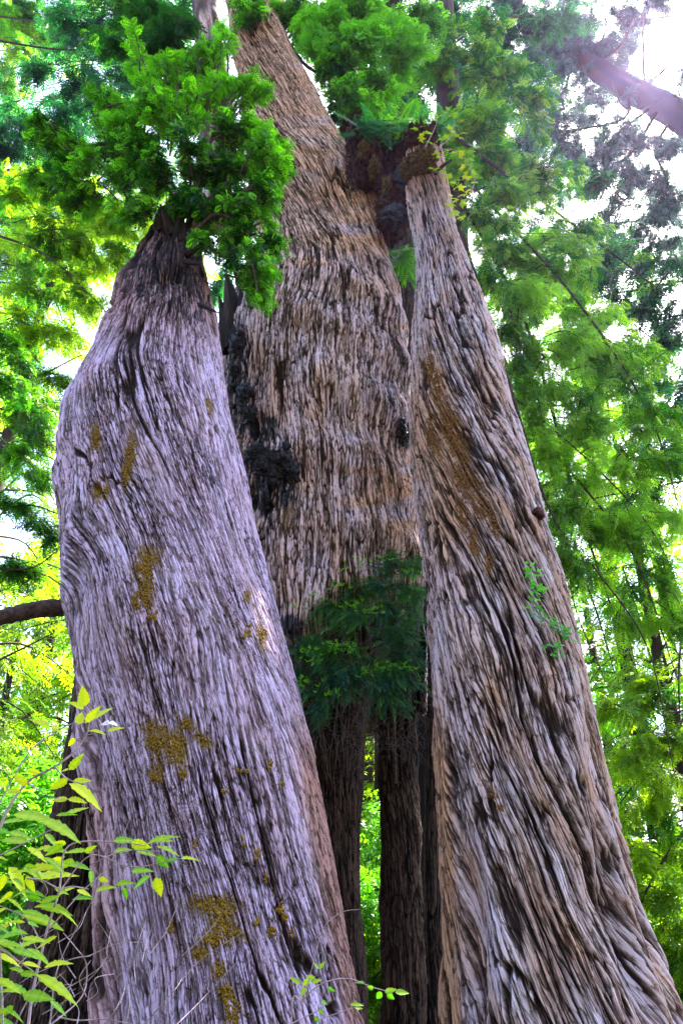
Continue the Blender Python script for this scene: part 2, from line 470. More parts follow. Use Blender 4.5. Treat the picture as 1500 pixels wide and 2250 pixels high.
# --- left trunk
LROWS = [(2250, 235, 800), (2100, 222, 770), (1950, 205, 742), (1800, 188, 716), (1650, 172, 688), (1500, 160, 652), (1400, 150, 626), (1300, 138, 598),
         (1200, 130, 574), (1130, 128, 558), (1000, 128, 530), (900, 132, 503), (830, 166, 492), (730, 212, 480), (660, 240, 466), (600, 268, 452), (560, 292, 444), (530, 310, 430), (505, 324, 418), (480, 336, 408), (462, 344, 400), (452, 356, 388)]
def left_extra(PH, Z, R, C):
    px = PH * 0 
    # folds on the left flank
    f = sst(0.55, 1.1, -PH) * (1 - sst(2.2, 2.8, -PH))
    e = 0.10 * f * vn(PH * 5 + Z * 0.25, Z * 0.9, 301) + 0.05 * f * vn(PH * 9, Z * 2.0, 302)
    low = (1 - sst(1.5, 5.0, Z))
    e = e + 0.22 * low * f * vn(PH * 4.5, Z * 0.4, 303)
    # lumpy broken crest
    top = sst(9.3, 11.2, Z)
    e = e + 0.16 * top * fbm(PH * 2.2, Z * 1.6, 305, 4)
    rid = 1 - sst(0.0, 0.35, np.abs(vn(PH * 3.2 + 0.8 * Z, Z * 0.7, 306)))
    e = e - 0.13 * sst(8.2, 9.6, Z) * rid * sst(0.1, 0.5, R + 0 * PH) + 0.05 * sst(8.2, 9.6, Z) * vn(PH * 9, Z * 2.2, 307)
    return e
def left_shear(s, t):
    sw = np.exp(-((t - 5.2) / 0.8) ** 2) * np.exp(-((s + 1.0) / 0.45) ** 2)
    return 0.13 * (t - 5) + 0.35 * sw * np.sin((t - 5.2) * 2.5)
gL = trunk_grid(LROWS, [(2250, 8.0), (1000, 8.0), (500, 7.9)], 1200, 1500, 'smooth', 5, flute=0.03, rd=1.2, extra=left_extra, shearf=left_shear)
gL['warm'] = np.clip(0.7 * sst(850, 640, gL['py']) + 0.9 * sst(60, 0, gL['px'] - (640 + (gL['py'] - 1500) * 0.2)) * 0, 0, 1)
edge_r = np.interp(gL['py'], [500, 1500, 2250], [405, 652, 800])
gL['warm'] = np.maximum(gL['warm'], 1.3 * sst(75, 5, edge_r - gL['px']) * sst(1400, 1800, gL['py']))
gL['warm'] = np.maximum(gL['warm'], 0.8 * sst(330, 200, gL['px']) * sst(1600, 1800, gL['py']))
gL['warm'] = np.clip(gL['warm'], 0, 1)
gL['char_shade'] = np.clip((0.85 * blob(gL, 385, 590, 80, 90, -20, 0.3, 3, 26) + 0.85 * blob(gL, 370, 510, 70, 40, 0, 0.3, 4, 20) + 0.7 * blob(gL, 310, 600, 45, 50, 0, 0.3, 9, 20) + 0.75 * blob(gL, 430, 650, 34, 80, -8, 0.35, 19, 20)) * sst(0.95, 0.35, gL['c'] + 0.25 * vn(gL['s2'] / 0.02, gL['t'] / 0.15, 66)), 0, 0.9)  # dark broken crest: char and shade together in the colour
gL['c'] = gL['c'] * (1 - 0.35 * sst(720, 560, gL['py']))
LM = [(320, 1240, 26, 34, 20), (318, 1300, 18, 36, 0), (300, 1320, 12, 20, 0), (345, 1620, 26, 34, -10), (385, 1640, 26, 40, -15), (410, 1590, 22, 12, 20), (445, 1625, 20, 12, 40), (345, 1700, 14, 22, 0),
      (470, 1990, 48, 20, 5), (490, 2030, 26, 40, -10), (465, 2065, 22, 20, 0), (520, 2050, 22, 10, 20), (440, 2095, 18, 16, 0), (480, 2130, 14, 20, 0), (500, 2180, 16, 26, -15), (515, 2230, 14, 24, 0),
      (285, 1010, 10, 60, 8), (275, 1045, 8, 30, 0), (210, 960, 12, 30, 0), (215, 1080, 9, 22, 0), (235, 1075, 8, 16, 0), (462, 890, 7, 22, -10), (545, 1310, 7, 14, 0), (575, 1400, 8, 26, -10)]
for i, (x, y, rx, ry, a) in enumerate(LM):
    gL['moss'] = np.maximum(gL['moss'], 0.9 * blob(gL, x, y, rx * 1.15, ry * 1.15, a, 0.6, 50 + i, 14))

T_left = thing('redwood_tree', 'broad pale lavender redwood trunk with a dark broken top under green sprouts', 'tree', (-1.6, 8.0, 0))
TL = trunk_obj(gL, 'trunk', M_left, T_left)

# --- middle trunk
MROWS = [(1640, 440, 940), (1420, 450, 935), (1300, 455, 932), (1200, 460, 928), (1100, 465, 915), (1000, 468, 908), (900, 470, 906), (800, 475, 903), (700, 500, 893), (600, 535, 866), (540, 560, 850), (480, 555, 838),
         (430, 548, 833), (380, 545, 806), (330, 540, 776), (300, 538, 758), (200, 528, 706), (150, 520, 672), (100, 508, 642), (50, 502, 628), (0, 498, 624), (-120, 486, 612), (-260, 500, 608), (-420, 530, 610)]
def mid_extra(PH, Z, R, C):
    band = 0.048 * np.sin(Z * 5.6 + 1.2 * vn(PH * 1.5, Z * 0.4, 311) + 0.5 * PH) * sst(5.0, 6.5, Z) * sst(14, 11, Z) * sst(-0.5, 0.2, PH)
    kn = 0.0 * np.exp(-((Z - 14.6) / 0.8) ** 2) * np.exp(-((PH - 1.15) / 0.4) ** 2)
    return band + kn + 0.05 * vn(PH * 3, Z * 0.5, 313)
gM = trunk_grid(MROWS, [(1420, 11), (0, 10.6), (-420, 10.6)], 1080, 1600, 'shaggy', 21, flute=0.05, rd=1.05, extra=mid_extra, ybot_world=-99,
                shearf=lambda s, t: 0.30 * (t - 11) * sst(10.5, 14, t) + 0.0 * s)
gM['warm'] = np.clip(0.9 * sst(760, 480, gM['py']) + 0.6 * blob(gM, 840, 1100, 90, 110, 0, 0.5, 8, 60) + 0.75 * vn(gM['px'] / 130, gM['py'] / 24, 77) * sst(600, 750, gM['px']), 0, 1)
for (x, y, rx, ry, a) in [(522, 800, 26, 75, 0), (530, 900, 30, 60, -10), (575, 950, 35, 50, -30), (600, 1030, 55, 40, 10), (575, 1090, 26, 60, -10), (625, 1080, 22, 30, 0), (890, 960, 18, 40, 0), (640, 1375, 30, 24, 0)]:
    gM['char_shade'] = np.maximum(gM['char_shade'], blob(gM, x, y, rx, ry, a, 0.25, int(x), 22))
gM['char_shade'] = gM['char_shade'] * sst(-0.75, -0.05, vn(gM['s2'] / 0.05, gM['t'] / 0.22, 301) + 0.6 * vn(gM['s2'] / 0.02, gM['t'] / 0.08, 302))
gM['moss'] = 0.45 * blob(gM, 628, 1125, 20, 32, 0, 0.4, 5, 15)
# the bark curves back above the dark stems, its underside's shade painted black
lim = np.interp(gM['px'], [440, 600, 655, 690, 740, 800, 860, 930], [1440, 1420, 1385, 1350, 1300, 1285, 1262, 1240]) + 10 * vn(gM['s2'] / 0.10, gM['t'] / 3, 91)
und = sst(-30, 190, gM['py'] - lim) * (np.abs(gM['PH']) < 1.57)
gM['P'][..., 1] += und * 2.0 * np.cos(gM['PH'])
gM['char_shade'] = np.maximum(gM['char_shade'], 1.0 * sst(0.04, 0.35, und))
gM['keep'] = gM['P'][..., 2] > W(750, 1560, 11)[2]
T_mid = thing('redwood_tree', 'tall brown shaggy redwood trunk, charred at its left, rising between the two outer trunks', 'tree', W(690, 2200, 11) * [1, 1, 0])
TM = trunk_obj(gM, 'trunk', M_mid, T_mid)

# --- right trunk
RROWS = [(2250, 985, 1478), (2100, 975, 1447), (2000, 970, 1412), (1900, 965, 1386), (1800, 960, 1357), (1700, 956, 1336), (1600, 953, 1312), (1500, 950, 1292), (1400, 946, 1271), (1300, 940, 1246),
         (1200, 926, 1216), (1100, 911, 1192), (1000, 903, 1162), (900, 900, 1132), (800, 904, 1106), (700, 908, 1080), (600, 914, 1042), (500, 903, 1004), (430, 892, 990), (380, 886, 980), (330, 888, 972), (300, 896, 962)]
def right_extra(PH, Z, R, C):
    low = 1 - sst(1.0, 5.0, Z)
    return 0.10 * low * vn(PH * 5, Z * 0.5, 321) + 0.05 * vn(PH * 3.2 - Z * 0.5, Z * 0.6, 322) - 0.15 * sst(15.8, 17.2, Z) * fbm(PH * 2, Z, 323, 3)
gR = trunk_grid(RROWS, [(2250, 8.5), (1200, 8.7), (300, 9.6)], 1200, 1600, 'ropy', 33, flute=0.04, rd=1.15, extra=right_extra,
                shearf=lambda s, t: 0.24 * (t - 5) * (1 - sst(7, 14, t) * 0.35))
gR['warm'] = np.clip(0.9 * sst(1015, 965, gR['px'] - (gR['py'] - 1700) * 0.04) * sst(1300, 1700, gR['py']) + 0.9 * blob(gR, 960, 1000, 70, 300, -12, 0.5, 8, 60) + 0.7 * sst(1010, 960, gR['px'] - (gR['py'] - 1700) * 0.04) * sst(1500, 1900, gR['py']) + 0.8 * sst(520, 400, gR['py']), 0, 1)
RM = [(955, 830, 16, 60, -15), (985, 930, 22, 60, -20), (1005, 985, 18, 50, -25), (1020, 1060, 26, 40, -20), (1050, 1110, 18, 40, -25), (1015, 1130, 12, 40, -10), (1085, 1150, 9, 40, -20), (950, 960, 14, 50, -10), (1040, 1190, 10, 30, 0), (1075, 1235, 8, 22, 0), (1085, 1742, 10, 12, 0), (1100, 1772, 8, 8, 0)]
for i, (x, y, rx, ry, a) in enumerate(RM):
    gR['moss'] = np.maximum(gR['moss'], 0.85 * blob(gR, x, y, rx * 1.1, ry * 1.1, a, 0.6, 80 + i, 16))
T_right = thing('redwood_tree', 'leaning ropy-barked redwood trunk with a stripe of orange moss and a burl at its top', 'tree', (2.3, 8.5, 0))
TR = trunk_obj(gR, 'trunk', M_right, T_right)

# --- dark trunks seen through the gap and beside
def dark_trunk(rows, Ys, label, seed, style='shaggy', ncol=320, nrow=700, mat=None, bot=-0.3):
    g = trunk_grid(rows, Ys, ncol, nrow, style, seed, flute=0.08, ybot_world=bot)
    Yb = Ys[0][1]
    T = thing('redwood_tree', label, 'tree', (W(0.5 * (rows[0][1] + rows[0][2]), rows[0][0], Yb)[0], Yb, 0))
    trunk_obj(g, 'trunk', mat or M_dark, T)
    return T, g
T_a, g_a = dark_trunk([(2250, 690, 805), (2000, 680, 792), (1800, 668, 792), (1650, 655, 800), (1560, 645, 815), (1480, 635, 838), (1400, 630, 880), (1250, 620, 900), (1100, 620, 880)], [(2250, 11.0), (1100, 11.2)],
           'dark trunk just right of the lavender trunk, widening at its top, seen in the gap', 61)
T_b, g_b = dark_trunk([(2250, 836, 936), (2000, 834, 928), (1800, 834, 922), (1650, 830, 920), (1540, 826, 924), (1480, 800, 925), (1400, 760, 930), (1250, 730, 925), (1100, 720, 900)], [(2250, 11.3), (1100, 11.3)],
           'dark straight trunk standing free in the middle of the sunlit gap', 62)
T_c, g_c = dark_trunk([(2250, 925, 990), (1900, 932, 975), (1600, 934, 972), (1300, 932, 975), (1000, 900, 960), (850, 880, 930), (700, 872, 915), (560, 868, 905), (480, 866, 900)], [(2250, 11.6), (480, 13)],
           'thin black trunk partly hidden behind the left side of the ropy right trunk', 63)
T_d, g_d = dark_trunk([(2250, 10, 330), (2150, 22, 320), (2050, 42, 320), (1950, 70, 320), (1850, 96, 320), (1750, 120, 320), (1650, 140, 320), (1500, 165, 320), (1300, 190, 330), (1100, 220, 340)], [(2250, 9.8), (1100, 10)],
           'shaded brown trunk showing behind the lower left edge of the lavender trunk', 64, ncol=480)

# ------------------------------------------------------------------ lumpy things: burls, knobs, moss
def ico(sub=3):
    import bmesh
    bm = bmesh.new(); bmesh.ops.create_icosphere(bm, subdivisions=sub, radius=1)
    V = np.array([v.co[:] for v in bm.verts]); F = np.array([[v.index for v in f.verts] for f in bm.faces]); bm.free()
    return V, F
ICO = {k: ico(k) for k in (1, 2, 3, 4, 5)}
def lumps(specs, sub=4, amp=0.25, freq=2.0, seed=1):
    Vs = []; Fs = []; off = 0
    V0, F0 = ICO[sub]
    for i, (c, r, *d) in enumerate(specs):
        r = np.atleast_1d(r) * np.ones(3)
        q = V0 * freq
        nz = fbm(q[:, 0] + q[:, 2] * 1.7 + i * 5, q[:, 1] - q[:, 2] * 1.3 + seed, seed, 4)
        n2 = np.abs(vn(V0[:, 0] * 7 + i, V0[:, 1] * 7 + V0[:, 2] * 2, seed + 3))
        V = V0 * (1 + amp * nz + amp * 0.35 * n2)[:, None] * r + np.asarray(c)
        Vs.append(V); Fs.append(F0 + off); off += len(V0)
    return np.concatenate(Vs), np.concatenate(Fs)

def wm(py, Y, k): return mpp(py, Y) * k
# burl bridging middle and right trunks
b = []
for (x, y, Yd, rx, ry) in [(792, 330, 9.9, 26, 34), (812, 385, 9.9, 26, 34), (850, 350, 10.1, 40, 34), (905, 345, 9.8, 30, 30), (875, 400, 10.0, 34, 44), (868, 455, 10.0, 32, 40), (862, 490, 10.0, 24, 20), (925, 330, 9.5, 34, 24), (840, 315, 10.0, 60, 16), (780, 310, 10.2, 26, 14)]:
    b.append((W(x, y, Yd), [wm(y, Yd, rx), 0.45, wm(y, Yd, ry) * 1.15]))
b += [(W(RNG.uniform(770, 940), RNG.uniform(300, 400), 9.75), [RNG.uniform(.07, .16), .16, RNG.uniform(.08, .2)]) for _ in range(26)] + [(W(RNG.uniform(840, 900), RNG.uniform(400, 500), 9.6), [RNG.uniform(.07, .14), .14, RNG.uniform(.08, .2)]) for _ in range(16)]
V, F = lumps(b, 4, 0.75, 3.0, 5)
mesh_obj('burl', V, F, M_burl, TR, smooth=True)
b = [(W(x, y, Yd), [wm(y, Yd, rx), 0.25, wm(y, Yd, ry)]) for (x, y, Yd, rx, ry) in [(800, 345, 9.6, 15, 24), (822, 380, 9.55, 12, 22), (848, 425, 9.6, 11, 26), (905, 372, 9.2, 22, 13), (930, 360, 9.0, 24, 14)]]
V, F = lumps(b, 4, 0.8, 4, 9)
mesh_obj('burl_moss', V, F, M_burlm, TR, smooth=True)
rgb = np.random.default_rng(404)
rt = []
for _ in range(230):
    x = rgb.uniform(762, 945); y = rgb.uniform(292, 400) if x < 830 or x > 900 else rgb.uniform(292, 490)
    p = W(x, y, 9.55 + rgb.uniform(-.08, .12)); L = rgb.uniform(0.15, 0.55)
    q = p + np.array([rgb.uniform(-.4, .4) * L, rgb.uniform(-.1, .15), -L])
    rt.append((curve([p, (p + q) / 2 + rgb.standard_normal(3) * 0.05, q], 9), np.linspace(rgb.uniform(.008, .035), .004, 9) * (1 + .25 * rgb.standard_normal(9))))
V, F = tubes(rt, 6)
mesh_obj('burl_roots', V, F, M_burl, TR, smooth=True)['kind'] = 'stuff'
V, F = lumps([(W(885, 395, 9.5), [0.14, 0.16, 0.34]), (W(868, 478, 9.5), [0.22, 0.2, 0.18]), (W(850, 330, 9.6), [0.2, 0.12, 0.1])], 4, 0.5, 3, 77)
mesh_obj('burl_hollow_shade', V, F, M_char_shade, TR, smooth=True)  # black lumps standing in for the shade inside the burl
# knot on right trunk
p, nn = surf(gR, 1178, 1128)
V, F = lumps([(p + nn * 0.02, [0.06, 0.07, 0.06]), (p + nn * 0.05 + [0, 0, -.06], [0.045, 0.05, 0.04])], 3, 0.3, 2, 12)
mesh_obj('knot', V, F, M_burl, TR, smooth=True)
# charred burl on middle trunk
b = []
for (x, y, rx, ry) in [(560, 1000, 20, 16), (590, 1005, 28, 15), (618, 1020, 22, 16), (640, 1040, 14, 18), (600, 1045, 22, 22), (575, 1030, 16, 20), (535, 870, 12, 22), (548, 915, 15, 16), (520, 760, 14, 26), (512, 820, 10, 24), (580, 1100, 10, 24), (885, 950, 11, 24)]:
    p, nn = surf(gM, x, y)
    b.append((p - nn * 0.03, [wm(y, 10, rx), 0.16, wm(y, 10, ry)]))
for part in (b[:6] + b[10:11], b[6:8], b[8:10], b[11:]):
    V, F = lumps(part, 4, 0.75, 3.2, 14)
    mesh_obj('charred_burl', V, F, M_char_shade, TM, smooth=True)
rgb = np.random.default_rng(405)
for (x0, y0, sx, sy, n_) in [(600, 1030, 30, 16, 18), (545, 900, 14, 34, 5), (518, 780, 8, 40, 5)]:
    b = []
    for _ in range(n_):
        p, nn = surf(gM, x0 + rgb.normal(0, sx), y0 + rgb.normal(0, sy))
        b.append((p + nn * 0.02, [rgb.uniform(.02, .08), rgb.uniform(.03, .09), rgb.uniform(.03, .10)]))
    V, F = lumps(b, 3, 1.0, 3.5, 15)
    mesh_obj('charred_flakes', V, F, M_char_shade, TM)['kind'] = 'stuff'
# broken spur between left and middle trunks
def spike(base, tip, r, seed, n=40, m=26):
    base = np.array(base); tip = np.array(tip)
    t = np.linspace(0, 1, n)[:, None]; a = np.linspace(0, 2 * math.pi, m, endpoint=False)[None, :]
    T = (tip - base); L = np.linalg.norm(T); T = T / L
    A = np.cross(T, [0.2, 1, 0.1]); A /= np.linalg.norm(A); B = np.cross(T, A)
    rr = r * (1 - t ** 1.5 * 0.93) * (1 + 0.25 * vn(a * 3 + 0 * t, t * 3 + 0 * a, seed) + 0.18 * vn(a * 7 + 0 * t, t * 4 + 0 * a, seed + 1))
    P = base + T * (t * L)[..., None] + rr[..., None] * (np.cos(a)[..., None] * A + np.sin(a)[..., None] * B)
    i = np.arange(n - 1)[:, None] * m; j = np.arange(m)[None, :]; k = (j + 1) % m
    F = np.stack([i + j, i + k, i + m + k, i + m + j], -1).reshape(-1, 4)
    uv = np.stack([(a * r + 0 * t).ravel(), (t * L + 0 * a).ravel()], -1)
    c = (0.45 + 0.35 * vn(a * 8 + 0 * t, t * 3 + 0 * a, seed + 2)).ravel()
    return P.reshape(-1, 3), F, uv, c
def spikes(name, specs, mat, parent):
    for i, (b0, t0, r) in enumerate(specs):
        V, F, uv, c = spike(b0, t0, r, 400 + i)
        mesh_obj(name, V, F, mat, parent, dict(h=c, moss=c * 0, char_shade=c * 0, warm=c * 0), uv, smooth=True)
spikes('broken_limb', [(W(525, 760, 9.9), W(498, 600, 9.7), 0.24), (W(545, 750, 9.9), W(530, 640, 9.6), 0.22), (W(505, 770, 9.9), W(482, 650, 9.8), 0.14), (W(560, 720, 9.8), W(556, 650, 9.6), 0.12)], M_dark, TM)
spikes('splinter', [(W(380, 520, 7.6), W(352, 448, 7.4), 0.10), (W(395, 540, 7.6), W(398, 455, 7.5), 0.11), (W(350, 510, 7.6), W(345, 470, 7.5), 0.08), (W(410, 560, 7.5), W(438, 545, 7.3), 0.05), (W(405, 575, 7.4), W(447, 580, 7.1), 0.035), (W(440, 670, 7.2), W(486, 690, 6.9), 0.03), (W(410, 500, 7.6), W(425, 470, 7.5), 0.05)], M_dark, TL)
# thick limb at the left edge
V, F = tubes([(curve([W(150, 1335, 8.1), W(90, 1338, 8.0), W(30, 1350, 7.9), W(-60, 1372, 7.8)], 24), np.linspace(0.10, 0.085, 24) * (1 + 0.08 * RNG.standard_normal(24)))], 14)
mesh_obj('limb', V, F, M_twig, TL, smooth=True)
V, F = tubes([(curve([W(455, 480, 10.9), W(470, 380, 11), W(478, 230, 11), W(462, 100, 11), W(448, 0, 11), W(440, -160, 11)], 60), np.linspace(0.42, 0.27, 60) * (1 + 0.04 * RNG.standard_normal(60)))], 24)
nn_ = len(V)
cst = 0.5 + 0.35 * vn(np.arange(nn_) % 24 * 1.3, np.arange(nn_) // 24 * 0.3, 5)
mesh_obj('side_stem', V, F, M_mid, T_mid, dict(h=cst, moss=cst * 0, char_shade=cst * 0, warm=cst * 0 + 0.3), np.stack([(np.arange(nn_) % 24) * 0.08, V[:, 2]], -1), smooth=True)

# golden moss tufts
def tufts(g, patches, seed, dens=1.0, r0=0.012, r1=0.028):
    rg = np.random.default_rng(seed)
    V0, F0 = ICO[2]
    Vs = []; Fs = []; off = 0
    for (x, y, rx, ry, a) in patches:
        k = max(2, int(rx * ry / 5 * dens))
        for _ in range(k):
            q = rg.normal(0, 0.45, 2)
            an = math.radians(a)
            dx, dy = q[0] * rx, q[1] * ry
            X = x + dx * math.cos(an) - dy * math.sin(an); Yp = y + dx * math.sin(an) + dy * math.cos(an)
            p, nn = surf_fast(g, X, Yp)
            if p is None: continue
            r = rg.uniform(r0, r1)
            tg = np.array([-nn[1], nn[0], 0]); p = p + tg * rg.uniform(-.02, .02) + np.array([0, 0, rg.uniform(-.03, .03)]) - nn * 0.004
            nz = 1 + 0.35 * vn(V0[:, 0] * 4 + rg.uniform(0, 90), V0[:, 1] * 4 + V0[:, 2] * 3, 3)
            Vs.append(V0 * nz[:, None] * r * np.array([1, 1, 1.2]) + p + nn * r * 0.3); Fs.append(F0 + off); off += len(V0)
    return np.concatenate(Vs), np.concatenate(Fs)
_cache = {}
def surf_fast(g, x, y):
    key = id(g)
    if key not in _cache:
        m = np.abs(g['PH']) < 1.5
        idx = np.argwhere(m)
        cell = {}
        gx = (g['px'][m] // 6).astype(int); gy = (g['py'][m] // 6).astype(int)
        for k, (a, b_) in enumerate(zip(gx, gy)):
            cell.setdefault((a, b_), idx[k])
        _cache[key] = cell
    c = _cache[key].get((int(x // 6), int(y // 6)))
    if c is None: return None, None
    ph = g['PH'][c[0], c[1]]
    return g['P'][c[0], c[1]], np.array([math.sin(ph), -math.cos(ph), 0.0])
balls = [(595, 1670, 5, 6, 0), (538, 1692, 3, 4, 0), (518, 1697, 3, 3, 0), (497, 1740, 4, 4, 0), (567, 1877, 5, 8, 0), (617, 1995, 8, 10, 0), (628, 2015, 6, 5, 0), (643, 2050, 5, 5, 0), (403, 1697, 5, 8, 0), (380, 2035, 6, 6, 0), (538, 1846, 3, 4, 0), (603, 1960, 3, 8, 0), (600, 2045, 8, 4, 20), (565, 2020, 5, 5, 0), (620, 1715, 4, 6, 0), (586, 1925, 3, 5, 0), (430, 1850, 4, 5, 0), (338, 1350, 8, 8, 0), (545, 1385, 5, 12, 0), (585, 1390, 5, 8, 0)]
V, F = tufts(gL, LM, 5, 1.0, 0.004, 0.013)
V2, F2 = tufts(gL, balls, 6, 1.6, 0.007, 0.017)
mesh_obj('moss', np.concatenate([V, V2]), np.concatenate([F, F2 + len(V)]), M_moss, TL, smooth=True)['kind'] = 'stuff'
M_omoss = plain_mat('orange_moss', (0.07, 0.028, 0.010), (0.33, 0.14, 0.03), 90, bump=0.02)
V, F = tufts(gR, RM, 7, 0.8, 0.004, 0.014)
mesh_obj('moss', V, F, M_omoss, TR, smooth=True)['kind'] = 'stuff'

# ------------------------------------------------------------------ foliage
def spray_template(K=8, wid=0.085, spread=0.42, fwd=0.30):
    V = []; F = []
    for i in range(K):
        x = (i + 0.4) / K
        ln = spread * math.sin(math.pi * (0.18 + 0.72 * x)) ** 0.8
        for sg in (-1, 1):
            b = len(V)
            dz = 0.10 * math.sin(i * 2.3 + sg)
            V += [(x, 0, 0), (x + fwd * ln * 0.45 - wid * 0.5, sg * ln * 0.5, dz * ln), (x + fwd * ln, sg * ln, dz * ln * 1.3 - 0.06), (x + fwd * ln * 0.45 + wid * 0.5, sg * ln * 0.5, dz * ln)]
            F.append((b, b + 1, b + 2, b + 3))
    b = len(V)
    V += [(0.93, 0, 0), (1.05, -0.05, 0), (1.2, 0, -0.03), (1.05, 0.05, 0)]; F.append((b, b + 1, b + 2, b + 3))
    V = np.array(V, float); V[:, 2] -= 0.18 * V[:, 0] ** 2
    return V, np.array(F)
TPL = {'fine': spray_template(7, 0.10, 0.36, 0.35), 'mid': spray_template(5, 0.15, 0.38, 0.35), 'leafy': spray_template(5, 0.19, 0.40, 0.45), 'coarse': spray_template(4, 0.18, 0.42, 0.3), 'needle': spray_template(13, 0.045, 0.22, 0.25)}
class Foliage:
    def __init__(s): s.P = []; s.A = []; s.N = []; s.S = []; s.T = []; s.tw = []
    def add(s, P, A, N, S, T): s.P.append(P); s.A.append(A); s.N.append(N); s.S.append(S); s.T.append(T)
    def build(s, tpl, mat, parent, twmat=None, name='crown', tname='branch', sides=4):
        V0, F0 = TPL[tpl]
        P = np.concatenate(s.P); A = np.concatenate(s.A); N = np.concatenate(s.N); S = np.concatenate(s.S); T = np.concatenate(s.T)
        A = A / np.linalg.norm(A, axis=1)[:, None]
        B = np.cross(N, A); B /= np.linalg.norm(B, axis=1)[:, None] + 1e-9
        N = np.cross(A, B)
        V = P[:, None, :] + S[:, None, None] * (V0[None, :, 0:1] * A[:, None, :] + V0[None, :, 1:2] * B[:, None, :] + V0[None, :, 2:3] * N[:, None, :])
        m = len(V0)
        F = (F0[None] + (np.arange(len(P)) * m)[:, None, None]).reshape(-1, 4)
        T = np.clip(T, 0, 1)
        o = mesh_obj(name, V.reshape(-1, 3), F, mat, parent, dict(tint=np.repeat(T, m)))
        t = None
        if s.tw:
            Vt, Ft = tubes(s.tw, sides)
            t = mesh_obj(tname, Vt, Ft, twmat or M_twig, parent)
        return o, t

def unit(v): return v / (np.linalg.norm(v, axis=-1, keepdims=True) + 1e-9)
def cluster(F, anchor, c, r, n, size, tint=(0.1, 0.6), k=26, droop=0.25, rg=RNG, twr=0.006, tintseed=3, up=0.15, spread=1.0):
    """twigs fan from the anchor limb into the ellipsoid c,r; flat sprays along each outer half"""
    anchor = np.asarray(anchor, float); c = np.asarray(c, float); r = np.asarray(r, float)
    L = np.linalg.norm(c - anchor)
    for _ in range(n):
        e = unit(rg.standard_normal(3)) * rg.uniform(0.25, 1.0) ** 0.5 * r + c
        st = anchor + (c - anchor) * rg.uniform(0.55, 1.0) + rg.standard_normal(3) * r * 0.35
        mid = (st + e) * 0.5 + np.array([0, 0, up * np.linalg.norm(e - st)]) + rg.standard_normal(3) * r * 0.08
        path = curve([st, mid, e + np.array([0, 0, -droop * 0.3 * np.linalg.norm(e - st)])], 9)
        F.tw.append((path, np.linspace(twr * 1.6, twr * 0.5, 9)))
        tt = rg.uniform(0.25, 1.0, k)
        ii = tt * 8; i0 = np.minimum(ii.astype(int), 7); f = (ii - i0)[:, None]
        p = path[i0] * (1 - f) + path[i0 + 1] * f
        tg = unit(path[i0 + 1] - path[i0])
        side = unit(np.cross(tg, [0, 0, 1.0]) + 1e-3) * rg.choice([-1, 1], k)[:, None]
        A = unit(tg * rg.uniform(0.2, 1.0, k)[:, None] + side * rg.uniform(0.2, 1.0, k)[:, None] + np.array([0, 0, -1]) * rg.uniform(-0.1, 2 * droop, k)[:, None] + 0.25 * rg.standard_normal((k, 3)))
        N = unit(np.array([0, 0, 1.0]) + 0.45 * rg.standard_normal((k, 3)))
        S = size * rg.uniform(0.55, 1.25, k)
        p = p + rg.standard_normal((k, 3)) * size * 0.25 * spread
        base = 0.5 + 0.5 * vn(np.array([e[0] * 1.3 + e[1]]), np.array([e[2] * 1.3]), tintseed)[0]
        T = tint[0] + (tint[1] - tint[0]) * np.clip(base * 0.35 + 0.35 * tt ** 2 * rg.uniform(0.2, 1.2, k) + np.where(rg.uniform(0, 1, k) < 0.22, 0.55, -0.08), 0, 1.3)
        F.add(p, A, N, S, T)

def clist(F, anchor, Y, items, size, dens=1.0, depth=0.5, tint=(0.1, 0.6), **kw):
    """items: (px, py, rx, ry[, tint_shift[, Y]])"""
    for it in items:
        px, py, rx, ry = it[:4]
        sh = it[4] if len(it) > 4 else 0
        y = it[5] if len(it) > 5 else Y
        m = mpp(py, y)
        el = ray(px, py); cosf = el[1] / math.hypot(el[1], el[2])
        r = np.array([rx * m, depth * (rx + ry) * m, ry * m * 1.1])
        n = max(3, int(dens * rx * ry * m * m / (size * size) * 3.7))
        rgc = kw.get('rg', RNG); ns_ = 4
        c0 = W(px, py, y)
        for q in range(ns_):
            f = rgc.uniform(0.42, 0.80)
            off = unit(rgc.standard_normal(3)) * rgc.uniform(0.2, 1.0) * r * np.array([0.85, 1.3, 0.85])
            cluster(F, anchor + (c0 - anchor) * 0.35, c0 + off, r * f * np.array([1.25, 1.1, 0.62]), max(2, int(n * f * f * 0.95)), size, (tint[0] + sh - 0.12 + rgc.uniform(-.25, .22), tint[1] + sh), **kw)

